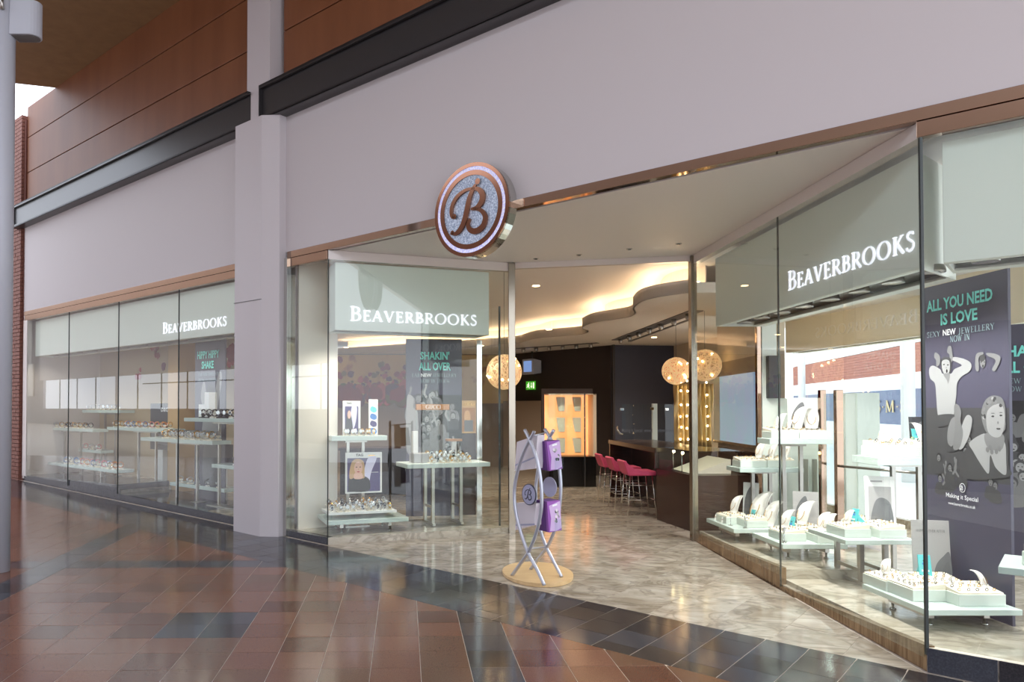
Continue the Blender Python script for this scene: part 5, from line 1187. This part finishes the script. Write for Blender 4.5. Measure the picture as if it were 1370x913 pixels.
T8 = platform('pale mint shelf cut by the right frame edge in front of the posters', Vector((3.585, 4.64, 0)) , FU, -FN, .9, .52, .6, .051, .045, 'tall')
FACE = -1.3                            # goods turn a little towards the entrance
put('tray', on(T1, .32, .62), -pi / 2, 'mint jewellery tray at the back of the lowest table by the door post')
put('tray', on(T1, .55, .28), -pi / 2, 'mint jewellery tray at the front of the lowest table by the door post')
put('bust', on(T1, .38, .62) + Z * .1, FACE, 'white necklace bust on the back tray of the lowest table', None, 1.0)
put('bust', on(T1, .80, .52), FACE, 'tall white necklace bust at the right of the lowest table', None, 1.75)
put('bust', on(T1, .86, .2), FACE, 'leaning white necklace bust at the front right of the lowest table', None, 1.4)
for k, (x, y) in enumerate(((.10, .55), (.1, .8))): put('ring', on(T1, x, y), 0, ('ring on a white cone at the left edge of the lowest table', 'ring on a white cone at the back left corner of the lowest table')[k], None, 1.3)
put('earring', on(T1, .12, .3), 0, 'pearl pin on the left front edge of the lowest table', None, 1.5); put('earring', on(T1, .28, .07), 0, 'pearl pin at the front edge of the lowest table', None, 1.4)
put('tray', on(T2, .30, .45), -pi / 2, 'mint jewellery tray at the left of the second low table'); put('tray', on(T2, .76, .3), -pi / 2, 'mint jewellery tray at the right front of the second low table')
put('tray', on(T2, .74, .8), -pi / 2, 'mint jewellery tray at the back of the second low table')
put('bust', on(T2, .28, .5) + Z * .1, FACE, 'short white necklace bust on the left tray of the second low table', None, .9)
put('bust', on(T2, .72, .8) + Z * .1, FACE, 'tall white necklace bust at the back of the second low table', None, 1.2)
put('bust', on(T2, .84, .45) + Z * .09, FACE, 'white necklace bust at the right of the second low table', None, .85)
for k in range(3): put('earring', on(T2, .08 + .06 * k, .12 + .1 * k), 0, '%s pearl pin at the left front of the second low table' % ('first', 'second', 'third')[k], None, 1.5)
put('tray', on(T3, .28, .42), -pi / 2, 'mint jewellery tray at the left of the knee-high table'); put('tray', on(T3, .74, .36), -pi / 2, 'white jewellery tray at the right of the knee-high table')
put('tray', on(T3, .72, .82), -pi / 2, 'mint jewellery tray at the back of the knee-high table')
put('bust', on(T3, .25, .4) + Z * .1, FACE, 'small white bust on the left tray of the knee-high table', None, .6); put('bust', on(T3, .12, .7), FACE, 'leaning white bust at the back left of the knee-high table', None, .8)
for k in range(4): put('ring', on(T3, .55 + .1 * k, .34) + Z * .088, 0, '%s ring cone on the right tray of the knee-high table' % ('first', 'second', 'third', 'fourth')[k])
put('tray', on(T4, .26, .5), -pi / 2, 'long mint jewellery tray at the left of the corner table', None, 1.1); put('tray', on(T4, .68, .28), 0, 'mint jewellery tray at the right front of the corner table', None, 1.1)
put('tray', on(T4, .22, .86), -pi / 2, 'mint jewellery tray at the back left of the corner table'); put('tray', on(T4, .68, .74), 0, 'mint jewellery tray before the grey card on the corner table')
put('bust', on(T4, .18, .86) + Z * .1, -.9, 'small white bust on the back left tray of the corner table', None, .55); put('bust', on(T4, .9, .34) + Z * .085, .6, 'small white bust at the right end of the corner table', None, .6)
rg = random.Random(12)
for k in range(18):
    x, y = (.14 + .05 * (k % 6), .36 + .12 * (k // 6)) if k < 9 else (.5 + .06 * (k % 6), .2 + .075 * (k // 6))
    put('ring', on(T4, x + rg.uniform(-.01, .01), y) + Z * .1, rg.uniform(-1, 1), 'ring cone, %s from left in the %s row of the corner table trays, %s' % (ORD[k % 6], ROWS[k // 6], 'left tray' if k < 9 else 'right tray'), 'ring cones in the trays of the corner table', .8)
put('tray', on(T5, .26, .5), 0, 'white jewellery tray at the left of the chest-high shelf'); put('tray', on(T5, .7, .5), 0, 'white jewellery tray at the right of the chest-high shelf', None, 1.05)
put('bust', on(T5, .42, .55) + Z * .1, FACE, 'white necklace bust in the middle of the chest-high shelf', None, .95); put('bust', on(T5, .86, .6) + Z * .1, FACE, 'white necklace bust at the right end of the chest-high shelf', None, .85)
put('bust', on(T5, .64, .62) + Z * .1, FACE, 'white necklace bust between two others on the chest-high shelf', None, .8)
for k in range(3): put('earring', on(T5, .06 + .05 * k, .3), 0, '%s pearl pin at the left of the chest-high shelf' % ('first', 'second', 'third')[k])
put('tray', on(T6, .27, .5), 0, 'white jewellery tray at the left of the eye-level shelf'); put('tray', on(T6, .72, .5), 0, 'white jewellery tray at the right of the eye-level shelf')
put('bust', on(T6, .24, .5) + Z * .1, FACE, 'single white necklace bust at the left of the eye-level shelf', None, .85)
put('bust', on(T6, .55, .55) + Z * .1, FACE, 'tall white necklace bust before the card on the eye-level shelf', None, 1.25); put('bust', on(T6, .76, .45) + Z * .1, -.4, 'wide white necklace bust at the right of the eye-level shelf', None, 1.15)
put('bust', on(T6, .40, .5) + Z * .1, FACE, 'small white necklace bust second from left on the eye-level shelf', None, .5)
put('tray', on(T7, .28, .5), 0, 'white jewellery tray at the left of the wide shelf', None, 1.25); put('tray', on(T7, .74, .42), 0, 'tall white jewellery tray at the right of the wide shelf', None, 1.4)
put('bust', on(T7, .2, .55) + Z * .13, FACE, 'small white bust at the left of the wide shelf', None, .7); put('bust', on(T7, .6, .4) + Z * .14, .3, 'white bust before the dark card on the wide shelf', None, .85); put('bust', on(T7, .8, .45) + Z * .14, -.4, 'white bust at the right of the wide shelf', None, .7)
put('tray', on(T8, .32, .55), .6, 'white jewellery tray on the shelf at the right frame edge', None, 1.2); put('bust', on(T8, .3, .6) + Z * .12, 0, 'white bust on the shelf at the right frame edge', None, .9)
def d_model(sh, w, h, t, ax, up, nv):  # grey print of a hand and cheek
    sh.rect(.12 * w, .08 * h, .88 * w, .82 * h, 'card_grey'); sh.shape([(.2 * w, .1 * h), (.3 * w, .5 * h), (.55 * w, .62 * h), (.85 * w, .5 * h), (.88 * w, .1 * h)], G3); sh.shape([(.4 * w, .3 * h), (.5 * w, .56 * h), (.62 * w, .6 * h), (.58 * w, .4 * h), (.7 * w, .2 * h)], G2); sh.rect(.2 * w, .9 * h, .6 * w, .93 * h, 'card_grey')
def d_grey(sh, w, h, t, ax, up, nv):
    sh.shape([(.55 * w, .05 * h), (.6 * w, .3 * h), (.8 * w, .45 * h), (.98 * w, .5 * h), (.98 * w, .02 * h)], G3); sh.shape([(.75 * w, .05 * h), (.8 * w, .28 * h), (.95 * w, .36 * h), (.98 * w, .02 * h)], G2)
    mb = MB(); serif_text('HAPPILY EVER AFTER', sh.pt(.12 * w, .82 * h) + nv * .002, ax, up, nv, .022, .76 * w, 'print_grey_mid', .0005, joined=mb); build('printed_text', mb, t)
def d_tone(sh, w, h, t, ax, up, nv): sh.shape([(.1 * w, .05 * h), (.15 * w, .6 * h), (.5 * w, .9 * h), (.6 * w, .5 * h), (.5 * w, .05 * h)], G2); sh.oval(.4 * w, .55 * h, .15 * w, .16 * h, G3)
def d_teal(sh, w, h, t, ax, up, nv): sh.oval(.5 * w, .6 * h, .22 * w, .08 * h, 'card_blue'); sh.oval(.5 * w, .75 * h, .15 * w, .05 * h, 'poster_navy'); sh.rect(.2 * w, .2 * h, .8 * w, .3 * h, 'poster_white')
card('pale picture card behind the busts on the lowest table', on(T1, .93, .9), FACE * .5, .17, .42, 'card_white', d_tone)
card('grey picture card behind the busts on the second low table', on(T2, .9, 1.0), -.5, .24, .42, 'card_grey', d_tone)
card('tall white picture card with a grey watch photo on the knee-high table', on(T3, .9, .66), -.35, .24, .5, 'card_white', d_model)
card('large pale grey card reading HAPPILY EVER AFTER on the corner table', on(T4, .8, .93), -.3, .26, .5, 'card_grey', d_grey)
card('white picture card with two small gems on the eye-level shelf', on(T6, .72, .86), -.3, .3, .44, 'card_white', d_tone, lean=.05)
card('dark picture card on the wide shelf before the white column', on(T7, .72, .75), -.2, .22, .36, 'card_dark', d_tone)
card('teal price card on the front tray of the lowest table', on(T1, .62, .42) , FACE, .05, .16, 'card_cyan', d_teal, lean=.25)
card('teal price card on the left tray of the knee-high table', on(T3, .4, .52) + Z * .1, FACE, .07, .12, 'card_cyan', d_teal, lean=.3)
card('teal price card before the grey card on the corner table', on(T4, .6, .78) + Z * .1, -.3, .085, .15, 'card_cyan', d_teal, lean=.3)
card('teal price card beside the grey card on the second low table', on(T2, .52, .82), FACE, .06, .18, 'card_cyan', d_teal, lean=.3)
card('teal price card on the wide shelf beside the dark card', on(T7, .62, .62) + Z * .13, -.2, .09, .12, 'card_cyan', d_teal, lean=.3)
b = MB(); p = on(T7, .97, .35); b.box((p.x - .05, p.y - .01, p.z), (p.x + .0, p.y + .01, p.z + .34), 'clear_acrylic'); tag(build('acrylic_block', b), 'upright clear acrylic block at the right end of the wide shelf', 'block')

# ---- bay left of the entrance
GNV = GNI; q0 = PL(451, 698, FC + GNI * .14, GNI)
B1 = platform('low mint display table with the big tray of watches in the bay window', FC + GNI * .13 + GL * .02, GL, GNI, 1.0, .62, .27, ZG, .05, 'low')
rzb = math.atan2(GL.y, GL.x)
t = thing('watch_tray', 'wide clear-legged watch tray on the low table in the bay window', 'tray', on(B1, .45, .5), rzb)
b = MB(); b.box((-.42, -.24, .055), (.42, .2, .085), 'card_white'); loc_build('tray_board', b, t, .003)
for x in (-.38, -.1, .38):
    for y in (-.2, .16): b = MB(); b.tube([(x, y, 0), (x, y, .055)], .008, 'clear_acrylic', 8); loc_build('leg', b, t)
rg = random.Random(21)
for r in range(4):
    for k in range(9):
        x = -.37 + k * .09 + rg.uniform(-.015, .015); y = -.19 + r * .105; p = on(B1, .45, .5) + GL * x + GNI * y + Z * (.085 + r * .012)
        kd = rg.choice(('watch_steel', 'watch_steel', 'watch_gold', 'watch_dark'))
        put(kd, p, rzb + rg.uniform(-.3, .3), '%s wristwatch, %s from left in the %s row of the wide bay tray' % (TONE[kd], ORD[k], ROWS[r]), 'watches on the wide tray in the bay', 1.0)
def d_face(sh, w, h, t, ax, up, nv):   # portrait of a fair woman on a violet ground
    sh.rect(.05 * w, .04 * h, .95 * w, .86 * h, 'print_violet'); sh.shape([(.5 * w, .5 * h), (.62 * w, .86 * h), (.85 * w, .86 * h), (.7 * w, .5 * h), (.62 * w, .1 * h), (.5 * w, .1 * h)], 'print_glow')
    sh.shape([(.08 * w, .1 * h), (.1 * w, .36 * h), (.25 * w, .44 * h), (.5 * w, .42 * h), (.66 * w, .3 * h), (.62 * w, .05 * h), (.1 * w, .05 * h)], G0)
    sh.shape([(.12 * w, .36 * h), (.12 * w, .6 * h), (.2 * w, .8 * h), (.36 * w, .84 * h), (.5 * w, .76 * h), (.52 * w, .5 * h), (.5 * w, .36 * h), (.3 * w, .4 * h)], 'hair_print')
    sh.shape([(.24 * w, .36 * h), (.46 * w, .36 * h), (.44 * w, .5 * h), (.26 * w, .5 * h)], 'skin_print'); sh.oval(.35 * w, .62 * h, .115 * w, .16 * h, 'skin_print')
    for x in (.3, .4): sh.oval(x * w, .64 * h, .022 * w, .012 * h, G0)
    sh.oval(.35 * w, .525 * h, .04 * w, .014 * h, 'bloom_rose'); sh.oval(.355 * w, .585 * h, .012 * w, .02 * h, 'hair_print'); sh.rect(.66 * w, .5 * h, .9 * w, .51 * h, 'poster_white')
    block_text('TAG', sh.pt(.28 * w, .905 * h) + nv * .003, ax, up, nv, .06 * h, .2 * w, 'print_grey_black', t, .03); sh.rect(.62 * w, .91 * h, .8 * w, .93 * h, 'gold')
mat('print_violet', (74, 64, 118), .4); mat('print_glow', (226, 222, 250), .4)
A_, B_ = PL(462, 661, FC + GNI * .62, GNI), PL(511, 605, FC + GNI * .62, GNI); wv_ = (B_ - A_).dot(GL)
card('white framed portrait card reading TAG of a fair-haired woman, behind the watch tray', (A_ + B_) / 2 * 1 - Z * ((A_.z + B_.z) / 2 - A_.z) - Z * .0, rzb, wv_, B_.z - A_.z, 'card_white', d_face, lean=.0)
a = PL(444, 584, FC + GNI * .55, GNI); c = PL(518, 581, FC + GNI * .55, GNI)
B2 = platform('pale shelf on steel posts above the portrait card in the bay window', Vector((a.x, a.y, 0)), GL, GNI, (c - a).dot(GL), .34, a.z, ZG, .06, 'shelf')
for k in range(9):
    kd = rg.choice(('watch_steel', 'watch_gold', 'watch_steel')); put(kd, on(B2, .25 + .065 * k, .2 + .14 * (k % 2)), rzb + rg.uniform(-.3, .3), '%s wristwatch, %s from left on the upper bay shelf' % (TONE[kd], ORD[k]), 'watches on the upper bay shelf', 1.0)
b = MB(); p = on(B2, .6, .42)
def d_small(sh, w, h, t, ax, up, nv): sh.rect(.12 * w, .05 * h, .88 * w, .84 * h, 'print_violet'); sh.shape([(.4 * w, .1 * h), (.5 * w, .82 * h), (.8 * w, .82 * h), (.7 * w, .3 * h)], 'print_glow'); sh.shape([(.16 * w, .08 * h), (.2 * w, .5 * h), (.34 * w, .74 * h), (.5 * w, .5 * h), (.55 * w, .08 * h)], 'print_grey_dark'); sh.oval(.36 * w, .6 * h, .1 * w, .12 * h, 'skin_print'); block_text('TAG', sh.pt(.2 * w, .9 * h) + nv * .003, ax, up, nv, .06 * h, .3 * w, 'print_grey_black', t, .02)
card('small white framed picture card on the upper bay shelf', on(B2, .42, .62), rzb, .23, .44, 'card_white', d_small, lean=.0)
def d_wave(sh, w, h, t, ax, up, nv):
    for k in range(4): sh.shape([(.15 * w, (.1 + .2 * k) * h), (.3 * w, (.2 + .2 * k) * h), (.8 * w, (.16 + .2 * k) * h), (.85 * w, (.06 + .2 * k) * h), (.5 * w, (.03 + .2 * k) * h)], ('card_blue', 'print_violet', 'card_blue', 'card_cyan')[k])
card('narrow blue and white patterned card at the right of the upper bay shelf', on(B2, .82, .6), rzb, .12, .46, 'card_white', d_wave, lean=.0)
a = PL(545, 613.5, FC + GNI * .35, GNI)
B3 = platform('tall white display table on steel legs before the navy poster in the bay', PL(545, 617, FC + GNI * .28, GNI) * 1, GL, GNI, 1.12, .5, .9, ZG, .055, 'tall', None, 'shelf_white')
t = thing('grey_display_box', 'grey block holding watches at the left of the tall bay table', 'display box', on(B3, .2, .5), rzb); b = MB(); b.box((-.09, -.12, 0), (.13, .1, .12), 'card_grey'); loc_build('block', b, t, .003)
b = MB(); b.box((-.07, .0, .12), (.0, .07, .40), 'card_white'); loc_build('tall_block', b, t, .003)
for k in range(26):
    r = k // 9; kd = rg.choice(('watch_steel', 'watch_steel', 'watch_gold', 'watch_dark')); put(kd, on(B3, .3 + .058 * (k % 9) + rg.uniform(-.01, .01), .14 + .2 * r) + Z * (.03 * r), rzb + rg.uniform(-.3, .3), '%s wristwatch, %s from left in the %s row on the tall bay table' % (TONE[kd], ORD[k % 9], ROWS[r]), 'watches on the tall bay table', 1.0)
def name_stand(label, p, rz, w, h, text, m, th=.06):
    t = thing('brand_stand', label, 'sign', p, rz)
    for x in (-w / 2 + .01, w / 2 - .01): b = MB(); b.box((x - .006, -.006, 0), (x + .006, .006, h), 'clear_acrylic'); loc_build('upright', b, t)
    b = MB(); b.box((-w / 2, -.02, h - th), (w / 2, .02, h), m); loc_build('name_bar', b, t)
    M = wm(t); R3 = M.to_3x3(); mb = MB(); serif_text(text, M @ Vector((-w * .22, -.022, h - th * .82)), R3 @ Vector((1, 0, 0)), Z, R3 @ Vector((0, -1, 0)), th * .66, w * .46, 'poster_white', .002, joined=mb); build('printed_name', mb, t)
mat('brand_brown', (168, 120, 80), .4)
z_ = PL(575, 541, FC + GNI * .5, GNI).z
name_stand('brown name bar reading GUCCI on clear uprights, above the tall bay table', on(B3, .42, .8), rzb, .46, z_ - .9, 'GUCCI', 'brand_brown', .075)
t = thing('watch_tower', 'small brown-topped white watch stand at the right of the tall bay table', 'display stand', on(B3, .68, .75), rzb); b = MB(); b.box((-.03, -.02, 0), (.03, .02, .26), 'card_white'); loc_build('post', b, t); b = MB(); b.box((-.1, -.05, .26), (.1, .05, .29), 'brand_brown'); loc_build('cap', b, t, .003)
def d_gold(sh, w, h, t, ax, up, nv):
    sh.rect(.05 * w, .05 * h, .95 * w, .78 * h, 'brand_brown'); sh.oval(.4 * w, .5 * h, .22 * w, .2 * h, 'hair_print'); sh.rect(.2 * w, .05 * h, .8 * w, .4 * h, 'print_grey_mid')
    mb = MB(); serif_text('GUCCI', sh.pt(.1 * w, .84 * h) + nv * .003, ax, up, nv, .11 * h, .8 * w, 'gold', .001, joined=mb); build('printed_text', mb, t)
pgc = PL(627, 575, FC + GNI * 1.15, GNI); card('brown picture board reading GUCCI in gold, right of the navy poster', Vector((pgc.x, pgc.y, PL(627, 580, FC + GNI * 1.15, GNI).z)), rzb, .22, .46, 'tan_pillar', d_gold, lean=0)
b = MB(); b.box((pgc.x - .1, pgc.y - .0, ZG), (pgc.x + .1, pgc.y + .1, PL(627, 580, FC + GNI * 1.15, GNI).z - .001), 'dark_wood'); tag(build('wooden_stand', b, None, .004), 'dark wooden stand under the brown picture board in the bay', 'stand')

# ---- far left window
def wshelf(label, x0, x1, y, w0, d, base=.165):
    u0, z0 = fu(x0, y, w0); u1, _ = fu(x1, y, w0); um, zm = fu((x0 + x1) / 2, y, w0)
    return platform(label, F(u0, w0, 0), FU, -FN, u1 - u0, d, zm, base if u0 > -5.2 else .262, .055, 'shelf')
L1 = wshelf('pale watch shelf at the far left end of the far left window', 47, 124, 573, .55, .3)
L2 = wshelf('upper pale shelf with bright watches second from the left end', 110, 160, 549, .95, .3)
L3 = wshelf('pale shelf with colourful watches left of the tan pillar', 143, 226, 573, .62, .3)
L4 = wshelf('pale shelf with steel watches in front of the tan pillar', 188, 284, 588, .25, .32)
L5 = wshelf('upper pale shelf with dark watches beside the column', 246, 331, 560, .24, .34)
L6 = wshelf('low pale shelf with few watches beside the column', 283, 331, 623, .30, .3)
L7 = wshelf('lowest pale shelf under the navy dancer poster', 227, 300, 650, .62, .3)
L8 = wshelf('low pale shelf with colourful watches near the left end', 64, 156, 624, .42, .32)
L9 = wshelf('small pale shelf between two long shelves near the left end', 105, 135, 602, .8, .25)
fz_ = math.atan2(FU.y, FU.x)
def row(T, kinds, n, rows, where, f0=.06, f1=.94, y0=.2, sc=1.25):
    for r in range(rows):
        for k in range(n):
            kd = rg.choice(kinds); put(kd, on(T, f0 + (f1 - f0) * (k + .5) / n + rg.uniform(-.01, .01), y0 + .3 * r), fz_ + rg.uniform(-.4, .4), '%s watch, %s from left%s %s' % (TONE[kd], ORD[k], '' if rows == 1 else (' in front', ' behind')[r], where), 'watches ' + where, sc)
row(L1, ('watch_steel', 'watch_gold', 'watch_dark'), 9, 2, 'on the shelf at the far left end', 0, .9)
row(L2, ('watch_steel', 'watch_steel'), 8, 1, 'on the upper shelf near the left end')
row(L3, ('watch_pink', 'watch_orange', 'watch_blue', 'watch_gold'), 9, 2, 'on the shelf left of the tan pillar')
row(L4, ('watch_steel', 'watch_gold', 'watch_steel'), 12, 2, 'on the shelf in front of the tan pillar', .3, .96, .2, 1.5)
row(L5, ('watch_black', 'watch_black', 'watch_dark'), 8, 2, 'on the upper dark shelf beside the column', .2, .96, .2, 1.4)
row(L6, ('watch_dark', 'watch_gold'), 3, 1, 'on the low shelf beside the column', .5, .98, .3, 1.6)
row(L8, ('watch_pink', 'watch_steel', 'watch_orange', 'watch_blue'), 10, 2, 'on the low shelf near the left end', .2, .98, .2, 1.4)
row(L9, ('watch_steel', 'watch_pink'), 3, 1, 'on the small shelf near the left end')
row(L7, ('watch_steel', 'watch_dark'), 5, 1, 'on the lowest shelf under the dancer poster')
b = MB(); p = on(L5, .2, .6); t = thing('white_plinth', 'stepped white plinth blocks at the left of the upper dark shelf', 'plinth', p, fz_)
for x0, x1, h in ((-.16, .0, .2), (.0, .12, .38)): b = MB(); b.box((x0, -.06, 0), (x1, .08, h), 'card_white'); loc_build('block', b, t, .004)
def d_dg(sh, w, h, t, ax, up, nv): sh.shape([(.1 * w, .2 * h), (.2 * w, .5 * h), (.9 * w, .2 * h), (.9 * w, .1 * h)], G3); block_text('D&G', sh.pt(.56 * w, .82 * h) + nv * .003, ax, up, nv, .09 * h, .36 * w, 'poster_white', t, .02)
def d_dark(sh, w, h, t, ax, up, nv): sh.shape([(.3 * w, .15 * h), (.4 * w, .45 * h), (.6 * w, .95 * h), (.7 * w, .95 * h), (.6 * w, .4 * h)], G2); sh.rect(.35 * w, .2 * h, .55 * w, .4 * h, G1)
def wcard(label, x0, x1, y0, y1, w, m, dr, base=None):
    u0, zb_ = fu(x0, y1, w); u1, _ = fu(x1, y1, w); _, zt_ = fu((x0 + x1) / 2, y0, w); _, zb_ = fu((x0 + x1) / 2, y1, w)
    card(label, F((u0 + u1) / 2, w, zb_), fz_, u1 - u0, zt_ - zb_, m, dr, lean=0.0)
    b = MB(); fbox(b, (u0 + u1) / 2 - .1, (u0 + u1) / 2 + .1, w, w + .1, .165 if u0 > -5.2 else .262, zb_ - .001, 'card_white'); tag(build('card_riser', b, None, .003), 'pale riser block under the ' + label, 'riser')
wcard('black show card reading D&G left of the tan pillar', 201, 227, 540, 602, 1.0, 'card_dark', d_dg)
wcard('dark grey watch show card under the upper dark shelf', 271, 300, 566, 591, .85, 'card_dark', d_dark)
wcard('dark framed picture card above the low shelf by the column', 274, 311, 594, 622, .75, 'card_dark', d_dark)
